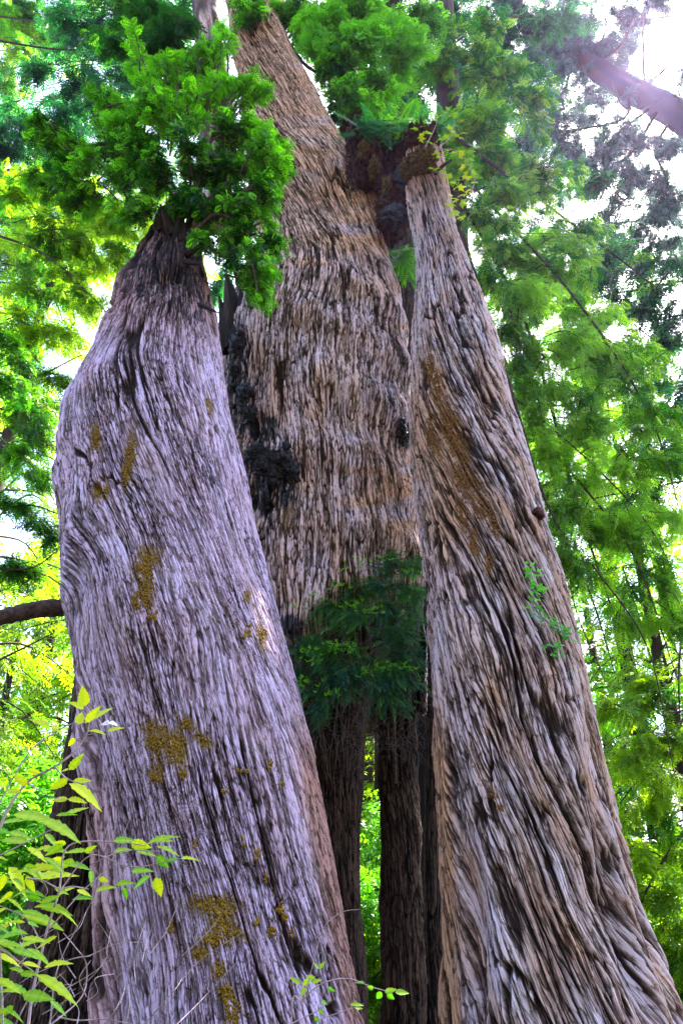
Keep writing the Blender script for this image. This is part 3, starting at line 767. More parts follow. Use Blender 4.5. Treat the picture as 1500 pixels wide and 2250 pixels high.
# crown sprouting from the broken left trunk
F = Foliage()
A0 = W(400, 480, 7.7)
clist(F, A0, 7.4, [(250, 270, 75, 70, .1), (330, 220, 80, 60, .25), (300, 330, 85, 70), (400, 280, 80, 70, .15), (430, 370, 90, 70, -.1), (330, 400, 70, 55, -.1), (520, 290, 70, 80, .05), (570, 370, 55, 80, .05),
                   (560, 470, 60, 60, .05), (510, 430, 60, 60, -.1), (555, 590, 45, 60, -.05), (590, 540, 30, 40), (480, 190, 55, 60, .2), (535, 180, 45, 60, .2), (490, 90, 32, 55, .35), (600, 300, 30, 50, .1), (170, 340, 60, 40, -.15), (520, 520, 40, 50, -.1), (460, 470, 50, 50, -.2),
                   (560, 640, 50, 50, 0), (500, 560, 40, 50, 0), (600, 610, 30, 40, 0), (450, 530, 30, 40, -.1), (530, 490, 50, 40, 0), (370, 160, 60, 40, .2), (230, 210, 50, 40, .1), (120, 300, 60, 50, 0), (180, 420, 60, 60, 0), (250, 400, 60, 60, 0), (90, 380, 50, 40, -.1), (280, 460, 50, 40, 0), (300, 130, 50, 40, .1), (440, 130, 50, 50, .1), (620, 360, 22, 60, .1), (600, 420, 30, 50, .1), (400, 440, 60, 40, -.2)],
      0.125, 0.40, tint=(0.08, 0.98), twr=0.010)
for pts in ([A0, W(420, 380, 7.5), W(400, 250, 7.5)], [A0, W(500, 400, 7.4), W(570, 300, 7.3)], [W(410, 500, 7.6), W(430, 420, 7.4), W(500, 170, 7.4), W(485, 60, 7.4)], [A0, W(360, 400, 7.5), W(250, 300, 7.4)], [W(420, 520, 7.5), W(480, 470, 7.3), W(545, 520, 7.3), W(565, 640, 7.2)]):
    F.tw.append((curve(pts, 14), np.linspace(0.035, 0.010, 14)))
F.build('leafy', L_near, T_left)

# crown of the middle tree: boughs right of its top
F = Foliage()
A1 = W(660, 120, 10.6)
clist(F, A1, 10.2, [(720, 60, 70, 60, .15), (800, 40, 90, 50, .2), (790, 130, 80, 55, .2), (730, 150, 60, 50, 0), (850, 190, 80, 50, .05), (740, 220, 60, 40, 0), (880, 100, 60, 60, .1), (940, 40, 60, 50, 0), (800, 240, 70, 30, -.1), (690, 110, 40, 60, .1), (560, 40, 40, 40, -.1, 10.0),(650, 20, 40, 40, -.1)],
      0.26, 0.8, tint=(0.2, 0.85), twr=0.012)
clist(F, A1, 10.8, [(350, 60, 80, 60, -.2), (400, 130, 70, 60, -.25), (250, 30, 70, 40, -.2), (460, 250, 60, 60, -.2), (290, 120, 60, 40, -.3)], 0.26, 0.55, tint=(0.1, 0.5), twr=0.012)
for pts in ([W(630, 90, 10.6), W(680, 150, 10.4), W(780, 190, 10.2), W(860, 160, 10)], [W(620, 30, 10.6), W(700, 20, 10.3), W(830, 60, 10)]):
    F.tw.append((curve(pts, 14), np.linspace(0.06, 0.02, 14)))
F.build('leafy', L_mid, T_mid)

# ------------------------------------------------------------------ background trees
def bg_tree(label, base, top, r0, limbs, crowns, mat, size, tpl='mid', group=None, tint=(0.1, 0.6), name='conifer_tree', Y=14, trunk=True, dens=1.0, droop=0.3, anchor=None, depth=0.5, k=26, seed=1):
    rg = np.random.default_rng(seed)
    T = thing(name, label, 'tree', (base[0], base[1], 0), group)
    if trunk:
        path = curve([base, (np.array(base) + np.array(top)) / 2 + [0.2, 0, 0], top], 30)
        V, Fq = tubes([(path, np.linspace(r0, r0 * 0.35, 30))], 20)
        cst = 0.5 + 0.35 * vn(np.arange(len(V)) % 20 * 1.3, np.arange(len(V)) // 20 * 0.5, 5)
        mesh_obj('trunk', V, Fq, M_dark, T, dict(h=cst, moss=cst * 0, char_shade=cst * 0, warm=cst * 0), np.stack([(np.arange(len(V)) % 20) * 0.15, V[:, 2]], -1), smooth=True)
    F = Foliage()
    for pts, ra, rb in limbs:
        F.tw.append((curve(pts, 20), np.linspace(ra, rb, 20)))
    for (anc, items) in crowns:
        clist(F, anc, Y, items, size, dens, depth, tint, rg=rg, droop=droop, k=k, twr=size * 0.035)
    F.build(tpl, mat, T, name='crown')
    return T

# right: big drooping limbs
Rb = W(1010, 2100, 12.5)
ancR = W(1000, 450, 12.5)
lim = []
for pts in ([(1000, 420), (1150, 700), (1260, 1080), (1330, 1300), (1400, 1480)], [(1010, 500), (1120, 850), (1190, 1080), (1290, 1290), (1350, 1480)], [(1030, 400), (1250, 640), (1420, 900), (1500, 1150)],
            [(1010, 600), (1200, 960), (1380, 1200), (1490, 1500)], [(1000, 300), (1200, 450), (1400, 600), (1520, 700)], [(1100, 850), (1290, 1010), (1440, 1180), (1520, 1400)], [(1120, 1000), (1200, 1250), (1210, 1450)], [(1260, 1090), (1255, 1300), (1330, 1500)], [(1300, 1240), (1420, 1420), (1480, 1700)]):
    ra = 0.05 if pts[0][0] < 1040 else (0.028 if pts[0][0] < 1200 else 0.018)
    lim.append(([W(x, y, 12.5 + 0.6 * math.sin(x * .1)) for x, y in pts], ra, 0.008))
bg_tree('large conifer behind the right trunk with long limbs drooping to the right', (Rb[0], 13.5, 0), W(960, -300, 13.5), 0.55, lim,
        [(ancR, [(1090, 640, 50, 60, 0), (1130, 700, 50, 60, 0), (1160, 820, 50, 60, 0), (1120, 560, 50, 60, 0), (1170, 900, 50, 60, .1), (1060, 480, 50, 60, -.1), (1200, 990, 40, 60, .1), (1200, 400, 90, 60, -.1), (1280, 500, 80, 60, -.1), (1250, 620, 70, 60, -.05), (1010, 250, 90, 60, 0), (1100, 330, 90, 70, -.05), (1000, 380, 60, 60), (1120, 450, 90, 70, .05), (1200, 560, 90, 70, 0), (1090, 560, 60, 60, -.1)]),
         (W(1120, 600, 12.5), [(1180, 680, 90, 60, .2), (1290, 690, 80, 60, .2), (1240, 780, 90, 60, .25), (1380, 760, 70, 60, .1), (1420, 850, 60, 60, .0), (1150, 760, 50, 60, 0), (1330, 820, 80, 70, .1), (1210, 880, 80, 60, .2), (1300, 950, 90, 70, .15), (1400, 930, 70, 80, .05)]),
         (W(1260, 950, 12.5), [(1400, 1050, 80, 60, .3), (1290, 1060, 70, 50, .3), (1210, 1010, 50, 60, .3), (1450, 1150, 60, 60, .3), (1340, 1160, 70, 40, .3), (1440, 1290, 60, 50, .05), (1250, 1130, 40, 50, 0), (1300, 1290, 60, 40, .1), (1480, 1400, 60, 50, .1), (1400, 1200, 60, 50, .1), (1230, 1230, 30, 50, .1), (1480, 1020, 50, 60, 0), (1290, 1180, 40, 50, 0), (1380, 1390, 50, 30, .1)]),
         (W(1050, 150, 12.5), [(1080, 160, 90, 60, -.1), (980, 120, 70, 60, -.05), (1170, 230, 70, 60, -.2), (1060, 60, 70, 50, -.2)])],
        L_back, 0.24, 'fine', dens=0.44, Y=12.5, tint=(0.1, 0.8), seed=5)
# lower right, closer sunlit boughs
bg_tree('sunlit conifer whose yellow-green boughs fill the lower right edge', (9.5, 15.5, 0), (10.5, 16, 17), 0.35,
        [([W(1560, 1500, 15), W(1470, 1620, 15), W(1350, 1780, 15)], 0.04, 0.01), ([W(1560, 1750, 15), W(1450, 1900, 15), W(1400, 2000, 15)], 0.04, 0.01), ([W(1500, 1330, 15), W(1490, 1500, 15), W(1500, 1700, 15)], 0.03, 0.01)],
        [(W(1560, 1500, 15.5), [(1350, 1560, 60, 50, .1), (1440, 1500, 70, 60, .1), (1470, 1640, 70, 60, 0), (1380, 1690, 60, 50, .2), (1430, 1780, 70, 50, .2), (1490, 1880, 60, 60, .1)]),
         (W(1580, 1950, 15.5), [(1440, 1960, 60, 50, .2), (1490, 2060, 60, 60, .1), (1450, 2130, 60, 50, 0), (1500, 2220, 50, 50, 0), (1400, 1870, 40, 50, .3)])],
        L_yel, 0.30, 'fine', dens=0.5, Y=15, tint=(0.1, 0.8), seed=6)
# upper right: leaning dark trunk and its open boughs
Tl = thing('conifer_tree', 'dark leaning trunk with sparse shaded boughs crossing the bright sky, upper right', 'tree', (30, 24, 0))
pth = curve([(30, 24, -0.3), (27, 23, 8), W(1800, 470, 20), W(1500, 262, 20), W(1330, 165, 20), W(1200, 80, 20), W(1080, -20, 20)], 60)
V, Fq = tubes([(pth, np.concatenate([np.linspace(0.9, 0.56, 30), np.linspace(0.56, 0.22, 30)]) * (1 + 0.06 * RNG.standard_normal(60)))], 20)
cst = 0.5 + 0.35 * vn(np.arange(len(V)) % 20 * 1.3, np.arange(len(V)) // 20 * 0.5, 5)
mesh_obj('trunk', V, Fq, M_dark, Tl, dict(h=cst, moss=cst * 0, char_shade=cst * 0, warm=cst * 0), np.stack([(np.arange(len(V)) % 20) * 0.15, V[:, 2]], -1), smooth=True)
F = Foliage()
rg = np.random.default_rng(77)
def on_lean(x):  # pixel on the leaning trunk
    return W(x, np.interp(x, [1080, 1200, 1330, 1500, 1800], [-20, 80, 165, 262, 470]), 20)
for (x0, pts) in [(1230, [(1250, 20), (1290, -60)]), (1300, [(1370, 90), (1400, 0)]), (1415, [(1412, 60), (1420, -50)]), (1260, [(1230, 210), (1130, 260)]), (1380, [(1370, 260), (1250, 290), (1170, 330)]), (1440, [(1330, 320), (1330, 400), (1300, 480)]),
                  (1480, [(1440, 330), (1470, 420), (1440, 520)]), (1500, [(1560, 150), (1590, 60)]), (1340, [(1380, 240), (1490, 200)]), (1200, [(1120, 40), (1060, 90)]), (1400, [(1480, 130), (1540, 40)]), (1290, [(1330, 60), (1310, -30)]), (1450, [(1360, 360), (1200, 390), (1090, 420)])]:
    F.tw.append((curve([on_lean(x0)] + [W(a, b_, 20 + rg.uniform(-.8, .8)) for a, b_ in pts], 16), np.linspace(0.075, 0.02, 16)))
clist(F, on_lean(1300), 20, [(1230, 320, 80, 40), (1120, 380, 70, 40), (1310, 300, 70, 40), (1420, 330, 60, 40), (1300, 130, 60, 40), (1200, 200, 80, 40), (1450, 20, 60, 30), (1180, 40, 80, 50), (1270, 50, 60, 50), (1350, 60, 50, 50), (1230, 150, 70, 45), (1150, 130, 60, 50), (1300, 230, 60, 40), (1190, 290, 80, 40), (1360, 340, 70, 50), (1270, 380, 70, 50), (1390, 30, 40, 40), (1100, 20, 50, 40), (1480, 250, 40, 40), (1370, 130, 30, 30)],
      0.24, 0.40, tint=(0.0, 0.7), rg=rg, twr=0.012)
clist(F, on_lean(1450), 20, [(1440, 400, 60, 60), (1360, 450, 70, 60), (1470, 330, 40, 40), (1480, 470, 50, 60), (1430, 540, 60, 50), (1340, 560, 60, 50), (1490, 170, 30, 30), (1390, 200, 40, 40)], 0.24, 0.42, tint=(0.0, 0.8), rg=rg, twr=0.012)
F.build('mid', L_purp, Tl)
# blue-green boughs on far right mid height
bg_tree('blue-green conifer boughs hanging at the right edge above the sunlit ones', (15.5, 17, 0), W(1700, -200, 17), 0.5, [([W(1640, 400, 17), W(1500, 560, 17), W(1400, 680, 17)], 0.06, 0.015), ([W(1640, 700, 17), W(1480, 760, 17), W(1360, 690, 17)], 0.05, 0.015)],
        [(W(1620, 500, 17), [(1330, 600, 60, 50), (1300, 420, 60, 40), (1460, 700, 50, 40), (1420, 1020, 60, 50), (1400, 620, 80, 50), (1480, 600, 60, 50), (1430, 760, 70, 50), (1490, 840, 50, 60), (1470, 960, 40, 60), (1380, 700, 50, 40)])], L_blue, 0.34, 'mid', dens=0.4, Y=17, seed=8, tint=(0, .8))

# left: yellow-green boughs behind the sprouts
bg_tree('conifer with backlit yellow-green boughs left of the broken trunk top', (-9.2, 13, 0), W(-250, -200, 13.5), 0.4,
        [([W(-60, 500, 13), W(100, 560, 12.8), W(250, 700, 12.5)], 0.05, 0.01), ([W(-60, 800, 13), W(60, 830, 12.8), W(180, 780, 12.5)], 0.04, 0.01), ([W(-60, 950, 13), W(60, 1010, 12.8), W(120, 1100, 12.5)], 0.035, 0.01)],
        [(W(-40, 480, 13), [(60, 440, 70, 60, .1), (170, 440, 80, 60, .2), (260, 470, 60, 60, .1), (110, 540, 80, 50, .1), (220, 560, 70, 60, .15), (150, 640, 80, 50, .1), (50, 640, 60, 50, 0), (220, 660, 40, 60, .1), (270, 550, 40, 50, .1), (300, 500, 50, 50, .1), (240, 500, 60, 50, .1), (450, 580, 30, 60, .2)]),
         (W(-60, 760, 13), [(60, 730, 80, 50, .05), (140, 740, 60, 50, .1), (50, 830, 60, 50, -.05), (110, 850, 50, 50, 0), (30, 920, 50, 50, -.1), (90, 940, 45, 45, -.05)])],
        L_yel, 0.27, 'fine', dens=0.5, Y=13, seed=9, tint=(0., .75))
bg_tree('green conifer with sparse twigs hanging beside the bulging left flank', (-10.5, 11, 0), W(-420, 0, 11), 0.35,
        [([W(-80, 880, 11), W(40, 1000, 11), W(120, 1060, 11)], 0.03, 0.008), ([W(-80, 1130, 11), W(60, 1110, 11), W(130, 1130, 11)], 0.03, 0.008), ([W(-80, 1240, 11), W(60, 1250, 11), W(140, 1200, 11)], 0.025, 0.008), ([W(-60, 1480, 11), W(20, 1440, 11), W(120, 1390, 11)], 0.03, 0.01)],
        [(W(-80, 850, 11), [(40, 780, 60, 50, 0), (30, 870, 50, 40, 0), (100, 960, 40, 40, 0), (40, 1000, 40, 30, 0), (90, 1050, 50, 30, .1)]), (W(-80, 1150, 11), [(40, 1110, 50, 25, 0), (100, 1170, 40, 30, 0), (40, 1250, 50, 25, 0)])],
        L_mid, 0.20, 'fine', dens=0.5, Y=11, seed=10, tint=(0., .75))
# blue-green sprays top left
bg_tree('blue-green conifer boughs against the white sky left of the sprouting crown', (-9, 16, 0), W(-150, -500, 16), 0.5,
        [([W(-60, 300, 16), W(80, 290, 16), W(220, 200, 16)], 0.05, 0.01), ([W(-60, 80, 16), W(150, 110, 16), W(280, 90, 16)], 0.05, 0.01)],
        [(W(-60, 300, 16), [(60, 300, 70, 40), (140, 270, 50, 40), (180, 210, 50, 40), (40, 360, 60, 40), (110, 350, 60, 50)]), (W(60, 0, 16), [(230, 90, 60, 50), (280, 40, 60, 40), (300, 150, 50, 50)])], L_blue, 0.30, 'mid', dens=0.5, Y=16, seed=12, tint=(0, .8))
# pale far crowns, upper left
bg_tree('tall pale sunlit tree far off in the top left corner', (-19, 30, 0), W(-60, -800, 30), 0.6,
        [([W(-80, 60, 28), W(60, 90, 28), W(160, 170, 28)], 0.09, 0.03), ([W(-80, 200, 28), W(40, 250, 28), W(120, 330, 28)], 0.08, 0.02)],
        [(W(-80, 100, 28), [(40, 30, 80, 50, .1), (120, 60, 70, 50, .2), (60, 120, 70, 40, .2), (170, 120, 40, 40, .2), (20, 180, 40, 40, .1), (190, 20, 50, 40, .1)]), (W(-40, 500, 28), [(40, 420, 60, 50, .2), (110, 420, 60, 50, .2), (60, 520, 70, 50, .2), (180, 520, 70, 60, .2), (100, 620, 80, 50, .2)])],
        L_yel, 0.55, 'mid', dens=0.55, Y=28, seed=13, tint=(0.1, .8))
# behind the burl and top centre
bg_tree('shaded conifer seen behind the middle trunk and above the mossy burl', (1.5, 16, 0), W(820, -700, 16), 0.5, [],
        [(W(800, 100, 16), [(880, 250, 80, 40, 0), (960, 200, 80, 50, 0), (1040, 140, 80, 50, -.1), (1120, 200, 70, 50, -.1), (980, 300, 60, 50, 0), (1180, 150, 70, 50, -.1), (1200, 60, 60, 50, -.1), (130, 60, 90, 60, .1), (200, 250, 60, 60, 0), (40, 180, 60, 50, 0), (1100, 80, 70, 50, -.1), (1040, 300, 70, 50, -.1), (1130, 310, 70, 50, -.1), (640, 20, 50, 30, 0), (420, 180, 60, 50, 0), (200, 170, 40, 40, 0), (470, 640, 20, 40, .3), (900, 20, 90, 50, .1), (1000, 40, 80, 50, -.1), (760, 260, 40, 30, 0), (880, 560, 22, 60, .2), (300, 20, 60, 40, 0), (400, 20, 60, 40, 0), (330, 100, 60, 50, 0)])], L_blue, 0.34, 'mid', dens=0.5, Y=16, seed=14, tint=(0.1, .9))

# canopy filling the sky behind, left and right, open round the sun
def canopy(label, base, x0, x1, y0, y1, Yc, mat, holes, seed, size, dens, skip=0.12, step=80):
    rg = np.random.default_rng(seed)
    top = W((x0 + x1) / 2 + (200 if x0 > 700 else -200), -900, Yc)
    items = []
    for px in np.arange(x0, x1 + 1, step):
        for py in np.arange(y0, y1 + 1, step * 0.8):
            qx, qy = px + rg.uniform(-30, 30), py + rg.uniform(-30, 30)
            if rg.uniform() < skip or any((qx - a) ** 2 + (qy - b_) ** 2 < c * c for a, b_, c in holes): continue
            items.append((qx, qy, rg.uniform(40, 70), rg.uniform(25, 42), rg.uniform(-.1, .2), Yc + rg.uniform(-3, 3)))
    edge = x1 + 160 if x0 > 700 else x0 - 160
    crowns = []
    limbs = []
    for lo in np.arange(y0, y1 + 1, 220):
        a = W(edge, lo + 40, Yc)
        sub = [i for i in items if lo <= i[1] + 40 < lo + 220]
        if sub: crowns.append((a, sub))
        mx = (x0 + x1) / 2
        limbs.append(([a, W((edge + mx) / 2, lo + 60, Yc), W(x0 + 60 if x0 > 700 else x1 - 60, lo + 120, Yc)], 0.08, 0.02))
    bg_tree(label, base, top, 0.7, limbs, crowns, mat, size, 'mid', dens=dens, Y=Yc, seed=seed, tint=(0.0, 0.8), k=30)
canopy('tall conifer whose layered blue-green canopy fills the sky at the upper right', (24, 25, 0), 960, 1490, -20, 640, 25, L_blue, [(1472, 85, 95), (1400, 20, 40), (1440, 690, 70), (1300, 470, 35), (1250, 200, 40), (1180, 330, 30), (1440, 380, 40)], 901, 0.36, 0.20)
canopy('tall conifer with bright layered canopy filling the sky at mid right', (20, 22, 0), 1120, 1500, 560, 1180, 21, L_back, [(1450, 700, 60), (1340, 640, 30)], 902, 0.34, 0.24)
canopy('tall conifer whose canopy fills the sky at the upper left', (-22, 26, 0), 0, 440, -20, 620, 24, L_mid, [(110, 205, 62), (250, 25, 50), (20, 130, 40)], 903, 0.36, 0.24)
# ------------------------------------------------------------------ terrain, far woods, understory
def terrain():
    n = 140
    xs = np.linspace(-160, 160, n); ys = np.linspace(-60, 260, n)
    X, Y = np.meshgrid(xs, ys)
    Z = 34 * sst(14, 58, -Y) + 16 * sst(30, 110, Y) + 14 * sst(110, 220, Y) + 0.25 * fbm(X / 6, Y / 6, 3, 4) * sst(2, 14, np.hypot(X, Y)) + 3 * vn(X / 40, Y / 40, 5) * sst(20, 60, np.hypot(X, Y)) - 0.15  # bank behind the camera added to block low sky light
    V = np.stack([X, Y, Z], -1).reshape(-1, 3)
    i = np.arange(n - 1)[:, None] * n; j = np.arange(n - 1)[None, :]
    F = np.stack([i + j, i + j + 1, i + n + j + 1, i + n + j], -1).reshape(-1, 4)
    m = plain_mat('forest_floor', (0.035, 0.03, 0.018), (0.08, 0.075, 0.035), 0.8, bump=0.1)
    o = mesh_obj('ground', V, F, m, None, smooth=True); o['kind'] = 'structure'; o['label'] = 'brown forest floor of needles and litter rising to a slope, with an added bank behind'
def gz(x, y):
    x = np.array([float(x)]); y = np.array([float(y)])
    return float((16 * sst(30, 110, y) + 14 * sst(110, 220, y) + 3 * vn(x / 40, y / 40, 5) * sst(20, 60, np.hypot(x, y)) - 0.15)[0])
terrain()

# understory bushes: three source meshes, copied
def make_bush(seed, mat, label, w=2.2, h=2.6):
    rg = np.random.default_rng(seed)
    T = thing('bush', label, 'bush', (0, 0, 0), 'sunlit bushes behind the trunks')
    F = Foliage()
    for i in range(11):
        a = rg.uniform(0, 6.28); rr = rg.uniform(0.2, 1.0) * w * 0.5
        c = np.array([rr * math.cos(a), rr * math.sin(a), rg.uniform(0.35, 0.9) * h])
        F.tw.append((curve([(0, 0, -0.1), c * [0.5, 0.5, 0.6], c], 8), np.linspace(0.03, 0.008, 8)))
        cluster(F, (0, 0, 0.2), c, (w * 0.28, w * 0.28, h * 0.20), 10, 0.24, (0.1, 1.0), 14, 0.3, rg, 0.005, seed)
    F.build('coarse', mat, T, name='foliage', tname='stem')
    return T
bushes = [make_bush(201, L_yel, 'x'), make_bush(202, L_yel, 'x', 2.8, 2.2), make_bush(203, L_mid, 'x', 2.4, 3.0)]
def copy_tree(o, parent=None):
    c = o.copy(); COL.objects.link(c)
    if parent: c.parent = parent
    for ch in list(o.children): copy_tree(ch, c)
    return c
spots = []
rg = np.random.default_rng(99)
def bspot(px, Y, sc): spots.append((W(px, 2139, Y)[0], Y, sc))
for px in (810, 815, 822, 925, 930): bspot(px, rg.uniform(15, 24), 1.3)
for px in (30, 90, 140, -20, 60, 120, 10): bspot(px, rg.uniform(13, 22), rg.uniform(1.3, 1.9))
for px in (1400, 1450, 1490, 1530, 1430, 1380, 1480): bspot(px, rg.uniform(17, 26), rg.uniform(1.3, 1.9))
for px in (100, 1300, 1460, 840, 930, 30, 1390, 810): bspot(px, rg.uniform(24, 36), rg.uniform(1.9, 2.6))
used = [False] * 3
names = ['yellow-green', 'low yellow-green', 'green']
seen_labels = set()
for i, (x, y, sc) in enumerate(spots):
    px = project(np.array([x, y, 1.6]))[0]
    if px < 0 or px > 1500: where = 'partly cut off by the %s edge of the photo' % ('left' if px < 0 else 'right')
    elif px < 70: where = 'just inside the left edge of the photo'
    elif px < 300: where = 'close beside the left flank of the lavender trunk'
    elif px < 880: where = 'seen in the wider gap between the two dark trunks'
    elif px < 1000: where = 'seen in the slit beside the thin black trunk'
    elif px < 1420: where = 'close beside the right flank of the ropy trunk'
    else: where = 'just inside the right edge of the photo'
    ks = [k for k in ((i % 3), (i + 1) % 3, (i + 2) % 3) if (k, where) not in seen_labels]
    if not ks: continue
    k = ks[0]; seen_labels.add((k, where))
    if not used[k]: o = bushes[k]; used[k] = True
    else: o = copy_tree(bushes[k])
    o.location = (x, y, gz(x, y)); o.scale = (sc, sc, sc); o.rotation_euler = (0, 0, rg.uniform(0, 6.28))
    o['label'] = ['yellow-green', 'low yellow-green', 'deeper green'][k] + ' bush ' + where

# far woods as one mass on the slope
def far_woods():
    rg = np.random.default_rng(500)
    F = Foliage()
    for i in range(95):
        y = rg.uniform(38, 95); x = rg.uniform(-0.75, 0.75) * y
        if abs(x) < 0.08 * y and False: continue
        hh = rg.uniform(16, 30); z0 = gz(x, y)
        F.tw.append((np.array([[x, y, z0 - .3], [x, y, z0 + hh * .5], [x, y, z0 + hh]]), np.array([.45, .3, .05])))
        m = int(170)
        q = rg.uniform(0.12, 1, m); a = rg.uniform(0, 6.28, m)
        R = (1 - q) ** 0.8 * hh * 0.22 + 0.4
        rr = R * rg.uniform(0.35, 1, m)
        P = np.stack([x + rr * np.cos(a), y + rr * np.sin(a), z0 + q * hh], -1)
        A = np.stack([np.cos(a), np.sin(a), rg.uniform(-0.6, 0.1, m)], -1) + 0.3 * rg.standard_normal((m, 3))
        N = unit(np.array([0, 0, 1.0]) + 0.4 * rg.standard_normal((m, 3)))
        F.add(P, A, N, rg.uniform(0.9, 1.9, m), rg.uniform(0, 1, m) * 0.6 + 0.4 * rg.uniform(0, 1))
    T = thing('far_woods', 'distant sunlit woods on the slope behind everything', 'woods', (0, 60, 0), kind='stuff')
    f, t = F.build('coarse', leaf_mat('leaf_far', (0.05, 0.12, 0.03), (0.22, 0.33, 0.05), 0.5, (1.5, 1.4, 0.6)), T, name='foliage', tname='trunks')
    f['kind'] = 'stuff'; t['kind'] = 'stuff'
far_woods()

# tall conifers standing between the near trees and the slope
def make_conifer(seed, h, mat, r0=0.45, nl=75, ns=60, size=0.5, L0=4.6):
    rg = np.random.default_rng(seed)
    T = thing('conifer_tree', 'x', 'tree', (0, 0, 0), 'tall conifers behind the big trunks')
    path = curve([(0, 0, -0.4), (0.15, 0.1, h * 0.5), (0, 0, h)], 26)
    V, Fq = tubes([(path, np.linspace(r0, 0.05, 26))], 14)
    cst = 0.5 + 0.35 * vn(np.arange(len(V)) % 14 * 1.3, np.arange(len(V)) // 14 * 0.8, 5)
    mesh_obj('trunk', V, Fq, M_dark, T, dict(h=cst, moss=cst * 0, char_shade=cst * 0, warm=cst * 0), np.stack([(np.arange(len(V)) % 14) * 0.15, V[:, 2]], -1), smooth=True)
    F = Foliage()
    for i in range(nl):
        q = (i + rg.uniform(0, 1)) / nl
        z = h * (0.10 + 0.9 * q); L = L0 * (1 - q) ** 0.6 * rg.uniform(0.6, 1.15) + 0.4
        a = rg.uniform(0, 2 * math.pi); d = np.array([math.cos(a), math.sin(a), 0])
        lp = curve([np.array([0, 0, z]), d * L * 0.5 + [0, 0, z + 0.10 * L], d * L + [0, 0, z - rg.uniform(0.1, 0.4) * L]], 10)
        F.tw.append((lp, np.linspace(0.05, 0.012, 10)))
        k = int(ns * (0.35 + 0.65 * L / L0))
        tt = rg.uniform(0.15, 1, k) ** 0.8; ii = tt * 9; i0 = np.minimum(ii.astype(int), 8); f = (ii - i0)[:, None]
        p = lp[i0] * (1 - f) + lp[i0 + 1] * f
        sd = np.array([-d[1], d[0], 0])
        off = rg.uniform(-1, 1, k)
        p = p + sd * (off * 0.30 * L * (1.15 - tt))[:, None] + rg.standard_normal((k, 3)) * [0.12, 0.12, 0.16]
        A = unit(d * rg.uniform(0.4, 1.0, k)[:, None] + sd * np.sign(off)[:, None] * rg.uniform(0.1, 1.0, k)[:, None] + np.array([0, 0, -1]) * rg.uniform(0, 0.7, k)[:, None])
        N = unit(np.array([0, 0, 1.0]) + 0.4 * rg.standard_normal((k, 3)))
        F.add(p, A, N, size * rg.uniform(0.5, 1.3, k), rg.uniform(0.0, 0.5) + 0.5 * tt ** 2 * rg.uniform(0.2, 1.2, k))
    F.build('mid', mat, T)
    return T
csrc = [make_conifer(601, 34, L_yel), make_conifer(602, 33, L_mid), make_conifer(603, 27, L_yel, nl=90, L0=5.2), make_conifer(604, 31, L_blue)]
cused = [False] * 4
for (x, y, k, sc, lab) in [(-11.5, 23, 0, 1.0, 'yellow-green conifer nearest behind the left flank of the lavender trunk'),
        (-17, 27, 1, 1.25, 'green conifer standing at the far left edge beyond the yellow-green one'),
        (-9.5, 34, 2, 1.3, 'sunlit bushy conifer in the distance behind the broken trunk top'),
        (-23, 38, 0, 1.4, 'pale tall conifer rising in the distance at the upper left edge'),
        (-15, 47, 1, 1.2, 'distant green conifer between the left flank and the left edge'),
        (12.5, 30, 2, 0.95, 'sunlit bushy conifer close behind the drooping limbs right of the ropy trunk'),
        (19.5, 29, 0, 1.0, 'yellow-green conifer at the right edge behind the sunlit boughs'),
        (13, 35, 1, 1.15, 'green conifer in the distance right of the ropy trunk'),
        (23, 36, 3, 1.2, 'blue-green conifer in the distance at the far right edge'),
        (7.5, 40, 3, 1.0, 'distant blue-green conifer just right of the ropy trunk'),
        (1.6, 34, 0, 1.0, 'yellow-green conifer seen in the narrow gap between the dark trunks')]:
    if not cused[k]: o = csrc[k]; cused[k] = True
    else: o = copy_tree(csrc[k])
    o.location = (x, y, gz(x, y)); o.scale = (sc, sc, sc); o.rotation_euler = (0, 0, x * 1.7 + y); o['label'] = lab

